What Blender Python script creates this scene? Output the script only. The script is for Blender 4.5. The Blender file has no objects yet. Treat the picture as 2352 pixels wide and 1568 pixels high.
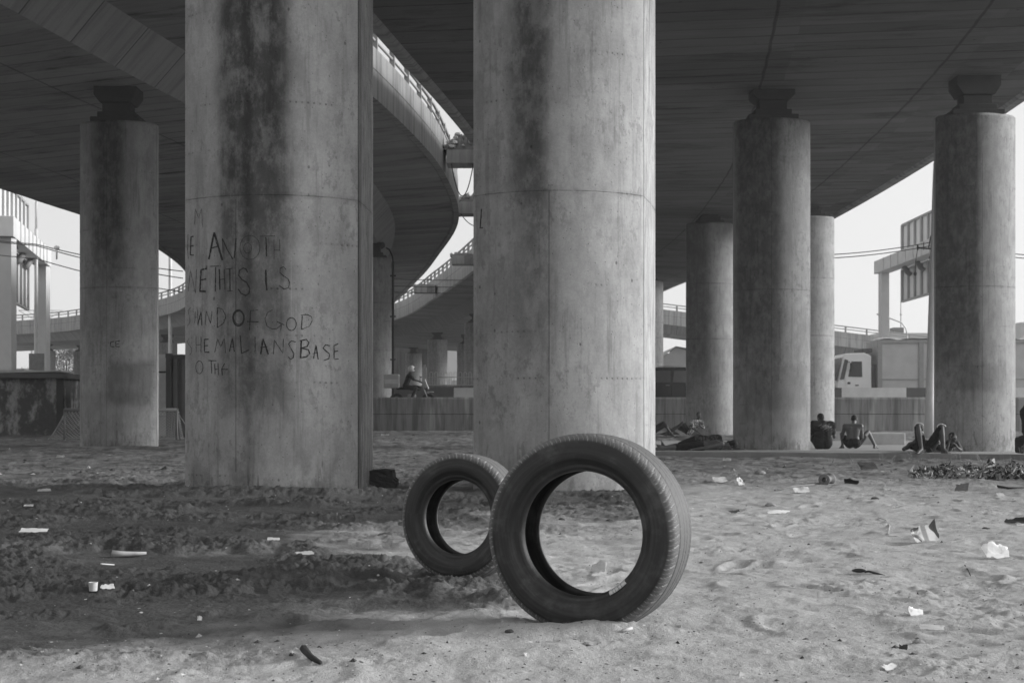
import bpy, bmesh, math, random
import numpy as np
from mathutils import Vector, Matrix, Euler

scene = bpy.context.scene
COL = scene.collection
R = math.radians
F = 3267.0          # focal length in "view" pixels of a 2352 px wide frame (50 mm lens)
CX, HY, H = 1176.0, 964.0, 0.677

# ------------------------------------------------------------------ camera, sky, sun, exposure
cam_data = bpy.data.cameras.new("camera")
cam_data.lens = 50.0
cam_data.sensor_width = 36.0
cam_data.shift_y = (HY - 784.0) / 2352.0
cam_data.clip_start = 0.1
cam_data.clip_end = 6000.0
cam_data.dof.use_dof = True
cam_data.dof.focus_distance = 6.5
cam_data.dof.aperture_fstop = 11.0
cam = bpy.data.objects.new("camera", cam_data)
COL.objects.link(cam)
cam.location = (0, 0, H)
cam.rotation_euler = (R(90), 0, 0)
scene.camera = cam

SUN_AZ, SUN_EL = 86.0, 19.0      # azimuth clockwise from +Y (the view direction), elevation
world = bpy.data.worlds.new("World")
scene.world = world
world.use_nodes = True
wt = world.node_tree
wt.nodes.clear()
sky = wt.nodes.new("ShaderNodeTexSky")
sky.sky_type = 'NISHITA'
sky.sun_disc = False
sky.sun_elevation = R(SUN_EL)
sky.sun_rotation = R(SUN_AZ)
sky.air_density = 1.0
sky.dust_density = 1.5
sky.ozone_density = 1.0
bw = wt.nodes.new("ShaderNodeRGBToBW")
bg = wt.nodes.new("ShaderNodeBackground")
bg.inputs[1].default_value = 0.12
wo = wt.nodes.new("ShaderNodeOutputWorld")
wt.links.new(sky.outputs[0], bw.inputs[0])
haze_mix = wt.nodes.new("ShaderNodeMath")      # milky overcast: the clear-sky colour washed out by an even veil
haze_mix.operation = 'MULTIPLY_ADD'
haze_mix.inputs[1].default_value = 0.30
haze_mix.inputs[2].default_value = 1.85
wt.links.new(bw.outputs[0], haze_mix.inputs[0])
wt.links.new(haze_mix.outputs[0], bg.inputs[0])
wt.links.new(bg.outputs[0], wo.inputs[0])

sl = bpy.data.lights.new("sun", 'SUN')
sl.energy = 2.6
sl.angle = R(20)
sun = bpy.data.objects.new("sun", sl)
COL.objects.link(sun)
sd = Vector((math.sin(R(SUN_AZ)) * math.cos(R(SUN_EL)), math.cos(R(SUN_AZ)) * math.cos(R(SUN_EL)), math.sin(R(SUN_EL))))
sun.rotation_euler = sd.to_track_quat('Z', 'Y').to_euler()
sun.location = (30, 5, 30)

vs = scene.view_settings
vs.view_transform = 'Standard'
vs.look = 'None'
vs.exposure = 1.15
vs.gamma = 1.0
vs.use_curve_mapping = False
scene.display_settings.display_device = 'sRGB'
scene.render.engine = 'CYCLES'
cy = scene.cycles
cy.use_denoising = True
try:
    cy.denoiser = 'OPENIMAGEDENOISE'
except Exception:
    pass
cy.max_bounces = 8
cy.diffuse_bounces = 5
cy.glossy_bounces = 3
cy.transmission_bounces = 6
cy.volume_bounces = 1
cy.transparent_max_bounces = 12
cy.sample_clamp_indirect = 6.0

# ------------------------------------------------------------------ helpers
def tag(o, label=None, cat=None, group=None, kind=None):
    if label: o['label'] = label
    if cat: o['category'] = cat
    if group: o['group'] = group
    if kind: o['kind'] = kind
    return o

def empty(name, loc=(0, 0, 0), rz=0.0, label=None, cat=None, group=None):
    o = bpy.data.objects.new(name, None)
    o.empty_display_size = 0.2
    COL.objects.link(o)
    o.location = loc
    o.rotation_euler = (0, 0, rz)
    return tag(o, label, cat, group)

def px(x, y, D):
    """view pixel + distance along the view axis -> world point"""
    return Vector(((x - CX) * D / F, D, H + (HY - y) * D / F))

def mesh_obj(name, verts, faces, mat=None, parent=None, uv=None, smooth=False, loc=None):
    me = bpy.data.meshes.new(name)
    me.from_pydata([tuple(v) for v in verts], [], faces)
    if uv is not None:
        l = me.uv_layers.new(name="UVMap")
        l.data.foreach_set("uv", np.asarray(uv, dtype=np.float32).ravel())
    if smooth:
        me.polygons.foreach_set("use_smooth", [True] * len(me.polygons))
    me.update()
    o = bpy.data.objects.new(name, me)
    COL.objects.link(o)
    if mat: me.materials.append(mat)
    if parent: o.parent = parent
    if loc is not None: o.location = loc
    return o

class MB:
    """collects shapes and links them as one mesh"""
    def __init__(s):
        s.v, s.f, s.sm = [], [], []
    def add(s, vs_, fs_, sm=False):
        b = len(s.v)
        s.v += [tuple(v) for v in vs_]
        s.f += [tuple(i + b for i in f) for f in fs_]
        s.sm += [sm] * len(fs_)
        return s
    def box(s, c, size, rz=0.0, bev=0.0, M=None):
        bm = bmesh.new()
        bmesh.ops.create_cube(bm, size=1.0)
        bmesh.ops.scale(bm, vec=size, verts=bm.verts)
        if bev > 0:
            bmesh.ops.bevel(bm, geom=list(bm.edges), offset=bev, segments=2, affect='EDGES', profile=0.6)
        T = Matrix.Translation(c) @ Matrix.Rotation(rz, 4, 'Z')
        if M is not None: T = M @ T
        bmesh.ops.transform(bm, matrix=T, verts=bm.verts)
        bm.verts.index_update()
        s.add([v.co.copy() for v in bm.verts], [[v.index for v in f.verts] for f in bm.faces])
        bm.free()
        return s
    def tube(s, pts, r, n=8, closed=False, sm=True):
        pts = [Vector(p) for p in pts]
        m = len(pts)
        rr = r if isinstance(r, (list, tuple)) else [r] * m
        vs_, fs_ = [], []
        up = None
        for i, p in enumerate(pts):
            if closed:
                d = pts[(i + 1) % m] - pts[i - 1]
            else:
                d = pts[min(i + 1, m - 1)] - pts[max(i - 1, 0)]
            if d.length < 1e-9: d = Vector((0, 0, 1))
            d.normalize()
            if up is None:
                up = Vector((0, 0, 1)) if abs(d.z) < 0.9 else Vector((0, 1, 0))
            a = d.cross(up)
            if a.length < 1e-6: a = d.orthogonal()
            a.normalize()
            b = a.cross(d).normalized()
            up = b
            for k in range(n):
                t = 2 * math.pi * k / n
                vs_.append(p + (a * math.cos(t) + b * math.sin(t)) * rr[i])
        for i in range(m if closed else m - 1):
            j = (i + 1) % m
            for k in range(n):
                k2 = (k + 1) % n
                fs_.append((i * n + k, i * n + k2, j * n + k2, j * n + k))
        if not closed:
            fs_.append(tuple(range(n - 1, -1, -1)))
            fs_.append(tuple((m - 1) * n + k for k in range(n)))
        return s.add(vs_, fs_, sm)
    def prism(s, poly, z0, z1):
        n = len(poly)
        vs_ = [(p[0], p[1], z0) for p in poly] + [(p[0], p[1], z1) for p in poly]
        fs_ = [tuple(range(n - 1, -1, -1)), tuple(range(n, 2 * n))]
        for i in range(n):
            j = (i + 1) % n
            fs_.append((i, j, n + j, n + i))
        return s.add(vs_, fs_)
    def xprism(s, poly, y0, y1, M=None):
        """poly in the x-z plane, extruded in y"""
        n = len(poly)
        vs_ = [Vector((p[0], y0, p[1])) for p in poly] + [Vector((p[0], y1, p[1])) for p in poly]
        if M is not None: vs_ = [M @ v for v in vs_]
        fs_ = [tuple(range(n)), tuple(range(2 * n - 1, n - 1, -1))]
        for i in range(n):
            j = (i + 1) % n
            fs_.append((j, i, n + i, n + j))
        return s.add(vs_, fs_)
    def ball(s, c, r, sub=2, M=None):
        bm = bmesh.new()
        bmesh.ops.create_icosphere(bm, subdivisions=sub, radius=1.0)
        rr = r if isinstance(r, (list, tuple)) else (r, r, r)
        bmesh.ops.scale(bm, vec=rr, verts=bm.verts)
        T = Matrix.Translation(c)
        if M is not None: T = T @ M
        bmesh.ops.transform(bm, matrix=T, verts=bm.verts)
        bm.verts.index_update()
        s.add([v.co.copy() for v in bm.verts], [[v.index for v in f.verts] for f in bm.faces], True)
        bm.free()
        return s
    def build(s, name, mat=None, parent=None, loc=None):
        me = bpy.data.meshes.new(name)
        me.from_pydata(s.v, [], s.f)
        me.polygons.foreach_set("use_smooth", s.sm)
        me.update()
        o = bpy.data.objects.new(name, me)
        COL.objects.link(o)
        if mat: me.materials.append(mat)
        if parent: o.parent = parent
        if loc is not None: o.location = loc
        return o

# numpy value noise
_rng = np.random.RandomState(7)
_TAB = _rng.rand(512, 512)
def vnoise(x, y, seed=0):
    x = x + seed * 17.31; y = y + seed * 9.17
    xi = np.floor(x).astype(np.int64); yi = np.floor(y).astype(np.int64)
    fx = x - xi; fy = y - yi
    fx = fx * fx * fx * (fx * (fx * 6 - 15) + 10); fy = fy * fy * fy * (fy * (fy * 6 - 15) + 10)
    def g(a, b): return _TAB[(a + b * 57) % 512, b % 512]
    return (g(xi, yi) * (1 - fx) + g(xi + 1, yi) * fx) * (1 - fy) + (g(xi, yi + 1) * (1 - fx) + g(xi + 1, yi + 1) * fx) * fy
def fbm(x, y, oct_=4, seed=0, gain=0.5):
    a, s, t = 1.0, 0.0, 0.0
    for o in range(oct_):
        s = s + a * vnoise(x * 2 ** o, y * 2 ** o, seed + o * 3)
        t += a; a *= gain
    return s / t
def sstep(a, b, x):
    t = np.clip((x - a) / (b - a), 0, 1)
    return t * t * (3 - 2 * t)

# ------------------------------------------------------------------ node helper
class NT:
    def __init__(s, name):
        s.m = bpy.data.materials.new(name)
        s.m.use_nodes = True
        s.t = s.m.node_tree
        s.t.nodes.clear()
        s.out = s.t.nodes.new("ShaderNodeOutputMaterial")
        s.b = s.t.nodes.new("ShaderNodeBsdfPrincipled")
        s.t.links.new(s.b.outputs[0], s.out.inputs[0])
    def put(s, sock, v):
        if isinstance(v, bpy.types.NodeSocket):
            s.t.links.new(v, sock)
        elif sock.type == 'RGBA' and not isinstance(v, (tuple, list)):
            sock.default_value = (v, v, v, 1)
        elif sock.type == 'VECTOR' and not isinstance(v, (tuple, list)):
            sock.default_value = (v, v, v)
        else:
            sock.default_value = v
    def n(s, typ, *ins, **props):
        nd = s.t.nodes.new(typ)
        for k, v in props.items(): setattr(nd, k, v)
        for i, v in enumerate(ins):
            if v is not None: s.put(nd.inputs[i], v)
        return nd
    def math(s, op, a, b=0.0, c=0.0, clamp=False):
        nd = s.n("ShaderNodeMath", a, b, c, operation=op)
        nd.use_clamp = clamp
        return nd.outputs[0]
    def add(s, a, b): return s.math('ADD', a, b)
    def sub(s, a, b): return s.math('SUBTRACT', a, b)
    def mul(s, a, b): return s.math('MULTIPLY', a, b)
    def sm(s, lo, hi, x):
        nd = s.n("ShaderNodeMapRange", interpolation_type='SMOOTHSTEP')
        s.put(nd.inputs[0], x); s.put(nd.inputs[1], lo); s.put(nd.inputs[2], hi)
        return nd.outputs[0]
    def mix(s, f, a, b):
        nd = s.n("ShaderNodeMix", data_type='FLOAT')
        s.put(nd.inputs[0], f); s.put(nd.inputs[2], a); s.put(nd.inputs[3], b)
        return nd.outputs[0]
    def noise(s, vec, scale, detail=4.0, rough=0.55, dist=0.0):
        nd = s.n("ShaderNodeTexNoise")
        s.put(nd.inputs['Vector'], vec)
        nd.inputs['Scale'].default_value = scale
        nd.inputs['Detail'].default_value = detail
        nd.inputs['Roughness'].default_value = rough
        nd.inputs['Distortion'].default_value = dist
        return nd.outputs[0]
    def vor(s, vec, scale, feature='F1', rnd=1.0):
        nd = s.n("ShaderNodeTexVoronoi", feature=feature)
        s.put(nd.inputs['Vector'], vec)
        nd.inputs['Scale'].default_value = scale
        nd.inputs['Randomness'].default_value = rnd
        return nd
    def obj(s): return s.n("ShaderNodeTexCoord").outputs['Object']
    def geo(s): return s.n("ShaderNodeNewGeometry").outputs['Position']
    def uv(s):
        return s.n("ShaderNodeUVMap").outputs[0]
    def scale(s, vec, sc):
        nd = s.n("ShaderNodeVectorMath", vec, tuple(sc), operation='MULTIPLY')
        return nd.outputs[0]
    def off(s, vec, o):
        return s.n("ShaderNodeVectorMath", vec, tuple(o), operation='ADD').outputs[0]
    def sep(s, vec):
        return s.n("ShaderNodeSeparateXYZ", vec).outputs
    def grey(s, v):
        return s.n("ShaderNodeCombineColor", v, v, v).outputs[0]
    def bump(s, h, strength=0.5, dist=0.01):
        nd = s.n("ShaderNodeBump")
        nd.inputs['Strength'].default_value = strength
        nd.inputs['Distance'].default_value = dist
        s.put(nd.inputs['Height'], h)
        s.t.links.new(nd.outputs[0], s.b.inputs['Normal'])
    def done(s, val, rough=0.85, spec=0.3, metal=0.0):
        s.t.links.new(s.grey(val), s.b.inputs['Base Color']) if isinstance(val, bpy.types.NodeSocket) else s.put(s.b.inputs['Base Color'], val)
        s.put(s.b.inputs['Roughness'], rough)
        s.put(s.b.inputs['Specular IOR Level'], spec)
        s.put(s.b.inputs['Metallic'], metal)
        return s.m

def plain(name, v, rough=0.7, var=0.25, sc=6.0, spec=0.3, metal=0.0, bump=0.0):
    n = NT(name)
    o = n.obj()
    k = n.noise(o, sc, 5, 0.6)
    val = n.mul(n.mix(k, 1.0 - var, 1.0 + var), v)
    if bump: n.bump(n.noise(o, sc * 4, 4), bump, 0.01)
    return n.done(val, rough, spec, metal)

_SEED = [0]
def seedvec():
    _SEED[0] += 1
    return (_SEED[0] * 7.3, _SEED[0] * 3.1, _SEED[0] * 5.7)

def column_mat(name, base=0.40, seams=(2.74,), joints=(), stains_and_shade=(), dark=(), pitch=0.43, foot=0.6, drips=1.0, arc=9.0):
    """UV: u metres round the face (0 = middle of the front), v = height in metres"""
    n = NT(name)
    uv0 = n.uv()
    uv = n.off(uv0, seedvec()); uv = n.off(uv, (0, 0, _SEED[0] * 2.7))
    U, V, _ = n.sep(uv0)
    big = n.noise(uv, 1.3, 5, 0.6)
    med = n.noise(n.scale(uv, (5, 2.2, 1)), 1.0, 6, 0.65)
    fine = n.noise(uv, 42, 4, 0.7)
    strk = n.noise(n.scale(uv, (14, 0.7, 1)), 1.0, 5, 0.65)
    val = n.mul(n.mix(n.sm(0.3, 0.7, big), 0.90, 1.08), base)
    val = n.mul(val, n.mix(n.sm(0.34, 0.68, med), 0.86, 1.08))
    pat = n.sm(0.50, 0.60, n.noise(n.scale(uv, (4.6, 1.5, 1)), 1.0, 9, 0.78, 0.3))
    val = n.mul(val, n.mix(pat, 1.0, 0.88))
    crisp = n.sm(0.52, 0.60, n.noise(n.scale(uv, (12, 6.5, 1)), 1.0, 6, 0.75))
    val = n.mul(val, n.mix(n.mul(crisp, n.sm(.42, .60, big)), 1.0, 0.74))
    sp_ = n.mul(n.sm(arc + .03, arc + .05, U), n.sm(2.6, 2.4, U))
    rgh = n.noise(n.scale(uv, (46, 2.6, 1)), 1.0, 6, 0.75)
    val = n.mul(val, n.mix(sp_, 1.0, n.mix(n.sm(.36, .64, rgh), .62, 1.28)))
    val = n.mul(val, n.mix(n.mul(n.sm(arc - .004, arc + .004, U), n.sm(arc + .07, arc + .05, U)), 1.0, 0.32))
    val = n.mul(val, n.mix(fine, 0.78, 1.22))
    val = n.mul(val, n.mix(n.noise(uv, 130, 2, 0.6), 0.82, 1.18))
    val = n.mul(val, n.mix(n.sm(0.52, 0.70, strk), 1.0, 0.74))
    wob = n.mul(n.sub(n.noise(n.scale(uv, (3.0, 1.2, 1)), 1.0, 5, 0.7), 0.5), 0.42)
    blot = n.sm(0.40, 0.62, n.noise(n.scale(uv, (6.5, 3.6, 1)), 1.0, 7, 0.72))
    for (u0, hw, soft, z0, z1, strength, bl) in stains_and_shade:  # dark bands: real stains, and shade painted on the piers' left sides
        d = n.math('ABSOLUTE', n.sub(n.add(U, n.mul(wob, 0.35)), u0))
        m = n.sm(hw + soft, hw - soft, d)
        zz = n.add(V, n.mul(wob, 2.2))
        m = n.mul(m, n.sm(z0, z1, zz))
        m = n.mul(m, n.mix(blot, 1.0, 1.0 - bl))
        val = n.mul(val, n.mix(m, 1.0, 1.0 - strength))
    for (za, zb, ua, ub, strength) in dark:
        m = n.mul(n.mul(n.sm(za - .12, za + .12, n.add(V, wob)), n.sm(zb + .12, zb - .12, n.add(V, wob))),
                  n.mul(n.sm(ua - .1, ua + .1, n.add(U, wob)), n.sm(ub + .1, ub - .1, n.add(U, wob))))
        val = n.mul(val, n.mix(m, 1.0, 1.0 - strength))
    # foot splashes, pale and dark
    ft = n.mul(n.sm(foot, 0.0, n.add(V, n.mul(wob, 0.9))), n.sm(0.42, 0.6, n.noise(n.scale(uv, (4, 2.5, 1)), 1.0, 5, 0.7)))
    val = n.mul(val, n.mix(ft, 1.0, 0.62))
    dr = n.mul(n.sm(0.60, 0.66, n.noise(n.scale(uv, (9, 1.6, 1)), 1.0, 3, 0.6)), n.sm(0.75, 0.15, V))
    val = n.mul(val, n.mix(n.mul(dr, drips), 1.0, 0.55))
    # white runs
    wr = n.sm(0.70, 0.76, n.noise(n.scale(uv, (22, 0.55, 1)), 1.0, 3, 0.5))
    val = n.mul(val, n.mix(wr, 1.0, 1.22))
    # pits
    vo = n.vor(uv, 30)
    pit = n.mul(n.sm(0.20, 0.10, vo.outputs['Distance']), n.sm(0.80, 0.84, n.sep(vo.outputs['Color'])[0]))
    vo2 = n.vor(n.scale(n.off(uv, (3.3, 1.1, 0)), (1, .7, 1)), 11)
    pit2 = n.mul(n.sm(0.16, 0.08, vo2.outputs['Distance']), n.sm(0.90, 0.93, n.sep(vo2.outputs['Color'])[0]))
    pit = n.math('MAXIMUM', pit, pit2)
    val = n.mul(val, n.mix(pit, 1.0, 0.5))
    # rows of form-tie holes
    z_first = seams[0] if seams else 2.74
    fv = n.math('PINGPONG', n.sub(V, z_first), pitch / 2)
    fu = n.math('PINGPONG', n.add(U, n.mul(wob, 0.03)), 0.028)
    hole = n.mul(n.sm(0.012, 0.004, n.math('ABSOLUTE', fv)), n.sm(0.012, 0.005, fu))
    gate = n.sm(0.54, 0.66, n.noise(n.scale(uv, (2.2, 2.8, 1)), 1.0, 3))
    hole = n.mul(hole, gate)
    halo = n.mul(n.mul(n.sm(0.035, 0.0, fv), gate), 0.28)
    val = n.mul(val, n.mix(halo, 1.0, 0.72))
    val = n.mul(val, n.mix(n.mul(hole, n.sm(.3, .6, fine)), 1.0, 0.5))
    line = None
    for z in seams:
        a = n.math('ABSOLUTE', n.sub(n.add(V, n.mul(wob, 0.012)), z))
        l_ = n.mul(n.sm(0.008, 0.002, a), n.mix(n.sm(.35, .6, strk), .35, 1.0))
        hz = n.mul(n.sm(0.05, 0.0, a), n.sm(0.45, 0.6, med))
        val = n.mul(val, n.mix(hz, 1.0, 0.72))
        line = l_ if line is None else n.math('MAXIMUM', line, l_)
    for (u, z0, z1) in joints:
        l_ = n.mul(n.sm(0.008, 0.003, n.math('ABSOLUTE', n.sub(U, u))), n.mul(n.sm(z0 - .01, z0, V), n.sm(z1 + .01, z1, V)))
        line = l_ if line is None else n.math('MAXIMUM', line, l_)
    h = n.mul(fine, 0.25)
    h = n.sub(h, n.mul(pit, 0.7))
    h = n.sub(h, hole)
    if line is not None:
        val = n.mul(val, n.mix(line, 1.0, 0.62))
        h = n.sub(h, n.mul(line, 0.8))
    h = n.add(h, n.mul(med, 0.35))
    n.bump(h, 0.55, 0.008)
    return n.done(val, 0.88, 0.25)

def panel_mat(name, base=0.36, streak=0.35, pitch=0.0, line_v=None, dark_low=0.0, blot=0.0, rough_scale=1.0, bleach=0.0):
    """cast concrete seen as a band: UV u = metres along, v = metres up"""
    n = NT(name)
    uv0 = n.uv()
    uv = n.off(uv0, seedvec())
    U, V, _ = n.sep(uv0)
    big = n.noise(uv, 0.8, 4, 0.6)
    strk = n.noise(n.scale(uv, (4.2, 0.28, 1)), 1.0, 5, 0.7)
    fine = n.noise(uv, 20 * rough_scale, 4, 0.7)
    val = n.mul(n.mix(big, 0.8, 1.15), base)
    val = n.mul(val, n.mix(n.sm(0.42, 0.68, strk), 1.0, 1.0 - streak))
    val = n.mul(val, n.mix(fine, 0.86, 1.12))
    if blot:
        b = n.sm(0.47, 0.60, n.noise(n.scale(uv, (1.8, 1.3, 1)), 1.0, 6, 0.7))
        val = n.mul(val, n.mix(b, 1.0, 1.0 + blot))
    if bleach:
        b = n.sm(0.56, 0.62, n.noise(n.scale(uv, (1.1, 0.18, 1)), 1.0, 3, 0.6))
        val = n.mul(val, n.mix(b, 1.0, 1.0 + bleach))
    if dark_low:
        val = n.mul(val, n.mix(n.sm(0.5, 0.0, n.add(V, n.mul(n.sub(strk, .5), .6))), 1.0, 1.0 - dark_low))
    line = None
    if pitch:
        line = n.sm(0.03, 0.012, n.math('PINGPONG', U, pitch / 2))
    if line_v is not None:
        l2 = n.sm(0.022, 0.010, n.math('ABSOLUTE', n.sub(V, line_v)))
        line = l2 if line is None else n.math('MAXIMUM', line, l2)
    h = n.mul(fine, 0.4)
    if line is not None:
        val = n.mul(val, n.mix(line, 1.0, 0.45))
        h = n.sub(h, line)
    n.bump(h, 0.5, 0.012)
    return n.done(val, 0.9, 0.2)

def soffit_mat(name, base=0.28, board=0.62, seams_v=(2.3, 4.6)):
    """shuttered soffit: u = metres along the deck, v = metres across"""
    n = NT(name)
    uv0 = n.uv()
    uv = n.off(uv0, seedvec())
    U, V, _ = n.sep(uv0)
    wob = n.mul(n.sub(n.noise(n.scale(uv, (0.3, 0.8, 1)), 1.0, 4, 0.7), 0.5), 0.10)
    Uw = n.add(U, wob)
    cell = n.math('FLOOR', n.math('DIVIDE', Uw, board))
    wn = n.n("ShaderNodeTexWhiteNoise", noise_dimensions='2D')
    cv = n.n("ShaderNodeCombineXYZ", cell, n.math('FLOOR', n.math('DIVIDE', V, 3.1)), 0.0)
    n.t.links.new(cv.outputs[0], wn.inputs['Vector'])
    tone = wn.outputs['Value']
    grain = n.noise(n.scale(uv, (9.0, 0.9, 1)), 1.0, 5, 0.65)
    big = n.noise(uv, 0.35, 4, 0.6)
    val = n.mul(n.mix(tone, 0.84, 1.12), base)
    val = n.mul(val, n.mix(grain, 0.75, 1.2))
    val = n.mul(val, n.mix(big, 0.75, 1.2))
    edge = n.math('PINGPONG', Uw, board / 2)
    l_ = n.sm(0.055, 0.01, edge)
    gate = n.mix(n.sm(0.35, 0.7, n.noise(n.scale(uv, (1.5, 0.25, 1)), 1.0, 3)), 0.25, 1.0)
    l_ = n.mul(l_, gate)
    stain = n.mul(n.sm(0.56, 0.7, n.noise(n.scale(uv, (1.3, 0.35, 1)), 1.0, 5, 0.7)), n.sm(0.2, 0.02, edge))
    val = n.mul(val, n.mix(stain, 1.0, 0.45))
    wat = n.sm(0.50, 0.66, n.noise(n.scale(uv, (0.9, 0.22, 1)), 1.0, 8, 0.75, 0.5))
    val = n.mul(val, n.mix(wat, 1.0, 0.62))
    for sv in seams_v:
        s2 = n.sm(0.04, 0.012, n.math('ABSOLUTE', n.sub(n.add(V, n.mul(wob, 0.8)), sv)))
        l_ = n.math('MAXIMUM', l_, n.mul(s2, 0.9))
    val = n.mul(val, n.mix(l_, 1.0, 0.5))
    vo = n.vor(uv, 3.0)
    pit = n.mul(n.sm(0.10, 0.05, vo.outputs['Distance']), n.sm(0.72, 0.76, n.sep(vo.outputs['Color'])[0]))
    val = n.mul(val, n.mix(pit, 1.0, 0.5))
    n.bump(n.sub(n.mul(grain, 0.5), l_), 0.6, 0.02)
    return n.done(val, 0.92, 0.15)

# ------------------------------------------------------------------ ground
def _interp(x, pts):
    a = np.array(pts, dtype=float)
    return np.interp(x, a[:, 0], a[:, 1])

def base_z(X, D):
    right = sstep(1.0, 3.0, X)
    zl = np.interp(D, [0, 14, 32, 47, 57, 300], [0, 0, 0.085, 0.16, 0.27, 0.3])
    zr = np.interp(D, [0, 14, 22, 27, 46, 49, 57, 300], [0, -0.01, -0.06, -0.11, -0.11, 0.1, 0.27, 0.3])
    return zl * (1 - right) + zr * right

def dry_margin(X, D):
    Dm = np.maximum(D, 2.0)
    x = CX + F * X / Dm
    y = HY + H * F / Dm
    yb = _interp(x, [(-3000, 1490), (0, 1470), (200, 1464), (420, 1462), (560, 1452), (700, 1428), (800, 1408), (870, 1398), (1000, 1380), (1165, 1352), (1215, 1300), (1230, 1184), (5000, 1184)])
    yt = _interp(x, [(600, 1300), (680, 1240), (760, 1226), (860, 1222), (900, 1235), (1000, 1206), (1120, 1198), (1200, 1190), (1464, 1182), (1500, 1150), (1560, 1112), (1600, 1098), (1800, 1097), (1900, 1086), (2100, 1092), (2352, 1106), (4000, 1110)])
    y2 = _interp(x, [(600, 1234), (680, 1236), (760, 1250), (860, 1272), (900, 1306), (1000, 1296), (1120, 1310), (1180, 1325), (1215, 1500), (1230, 9000)])
    m = np.maximum(y - yb, np.minimum(y - yt, y2 - y))
    k = np.clip((y - HY) / 400.0, 0.08, 1.2)
    nz = (fbm(X / 0.5, D / 0.5, 5, 3, 0.6) - 0.5) * 150 + (fbm(X / 0.09, D / 0.12, 3, 8) - 0.5) * 45
    return (m + nz * k) * (1 - .5 * sstep(1340, 1420, y) * (x < 1150))

def footprints(X, D):
    """trodden prints, each a shallow heel-and-toe dent with a pushed-up rim"""
    rs = np.random.RandomState(44)
    out = np.zeros_like(X)
    walks = [(2.6, 4.2, -.5), (1.4, 7.5, .35), (3.2, 8.5, -.2), (-1.2, 4.0, .9), (.3, 5.6, 1.2), (2.2, 11.0, 1.0), (4.0, 12.0, -.9), (1.7, 5.3, 2.2)]
    for (x0, y0, a) in walks:
        for k in range(9):
            a2 = a + rs.uniform(-.15, .15)
            s = .62 * k - 1.2
            cx = x0 + s * math.cos(a2) - (.09 if k % 2 else -.09) * math.sin(a2) + rs.uniform(-.05, .05)
            cy_ = y0 + s * math.sin(a2) + (.09 if k % 2 else -.09) * math.cos(a2)
            if cy_ < 3.2: continue
            box = (np.abs(X - cx) < .4) & (np.abs(D - cy_) < .4)
            if not box.any(): continue
            dx, dy = X[box] - cx, D[box] - cy_
            u = dx * math.cos(a2) + dy * math.sin(a2); v = -dx * math.sin(a2) + dy * math.cos(a2)
            w_ = .050 + .012 * np.clip(u / .13, -1, 1)
            r = np.sqrt((u / .14) ** 2 + (v / w_) ** 2)
            d = -.015 * sstep(1.15, .55, r) * (1 - .35 * np.exp(-(u / .04) ** 2)) + .007 * np.exp(-((r - 1.35) / .28) ** 2)
            out[box] += d * rs.uniform(.5, 1.1)
    return out

def ground_fields(X, D):
    dry = sstep(-48, 58, dry_margin(X, D)) ** 1.25
    near = 1.0 - sstep(14, 26, D)
    dune = (fbm(X / 0.62, D / 0.70, 3, 1) - 0.5) * 0.050 + (fbm(X / 0.22, D / 0.22, 4, 2, .6) - 0.5) * 0.026
    rid = 1 - np.abs(fbm(X / 0.42, D / 0.36, 2, 21) - 0.5) * 2
    dune = dune + 0.011 * (sstep(0.72, 1.0, rid) - 0.3) + 0.013 * (fbm(X / 0.08, D / 0.09, 4, 6, .6) - 0.5)
    scuff = sstep(0.58, 0.70, fbm(X / 0.7, D / 0.5, 3, 31))
    dune = dune + scuff * 0.022 * (fbm(X / 0.045, D / 0.05, 3, 33) - 0.5)
    rough = sstep(0.40, 0.62, fbm(X / 0.9, D / 0.6, 4, 51, .6))
    cr = fbm(X / 0.045, D / 0.05, 4, 9, .68) - 0.5
    cl = 0.5 - np.abs(fbm(X / 0.20, D / 0.17, 5, 4, 0.66) - 0.5) * 2
    damp = (fbm(X / 0.7, D / 0.5, 4, 5) - 0.5) * 0.075 + (0.18 + 0.82 * rough) * (0.075 * cl + cr * 0.048) + 0.012 * rough
    damp = damp - 0.01
    z = dry * dune + (1 - dry) * damp
    if X.size > 10:
        z = z + footprints(X, D) * dry
    z = z + 0.034 * np.exp(-((X - 0.27) / .30) ** 2 - ((D - 4.56) / .075) ** 2) + 0.016 * np.exp(-((X + 0.20) / .26) ** 2 - ((D - 5.93) / .08) ** 2)
    z = z + 0.05 * np.exp(-((X + 2.2) / 1.0) ** 4 - ((D - 13.0) / .35) ** 2) * (.5 + fbm(X / .3, D / .3, 3, 71))
    far = (fbm(X / 1.3, D / 1.3, 5, 12, .6) - 0.5) * 0.13 + (0.5 - np.abs(fbm(X / 0.4, D / 0.5, 4, 13, .6) - .5) * 2) * 0.06 - .02
    z = z * near + far * (1 - near)
    return base_z(X, D) + z, dry

def gz(X, D):
    z, _ = ground_fields(np.array([float(X)]), np.array([float(D)]))
    return float(z[0])

def gpos(x, y):
    """point of the ground seen at a view pixel"""
    D = H * F / max(y - HY, 4.0)
    for _ in range(12):
        X = (x - CX) * D / F
        z = gz(X, D)
        D = 0.5 * D + 0.5 * (H - z) * F / max(y - HY, 4.0)
    X = (x - CX) * D / F
    return Vector((X, D, gz(X, D)))

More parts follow.
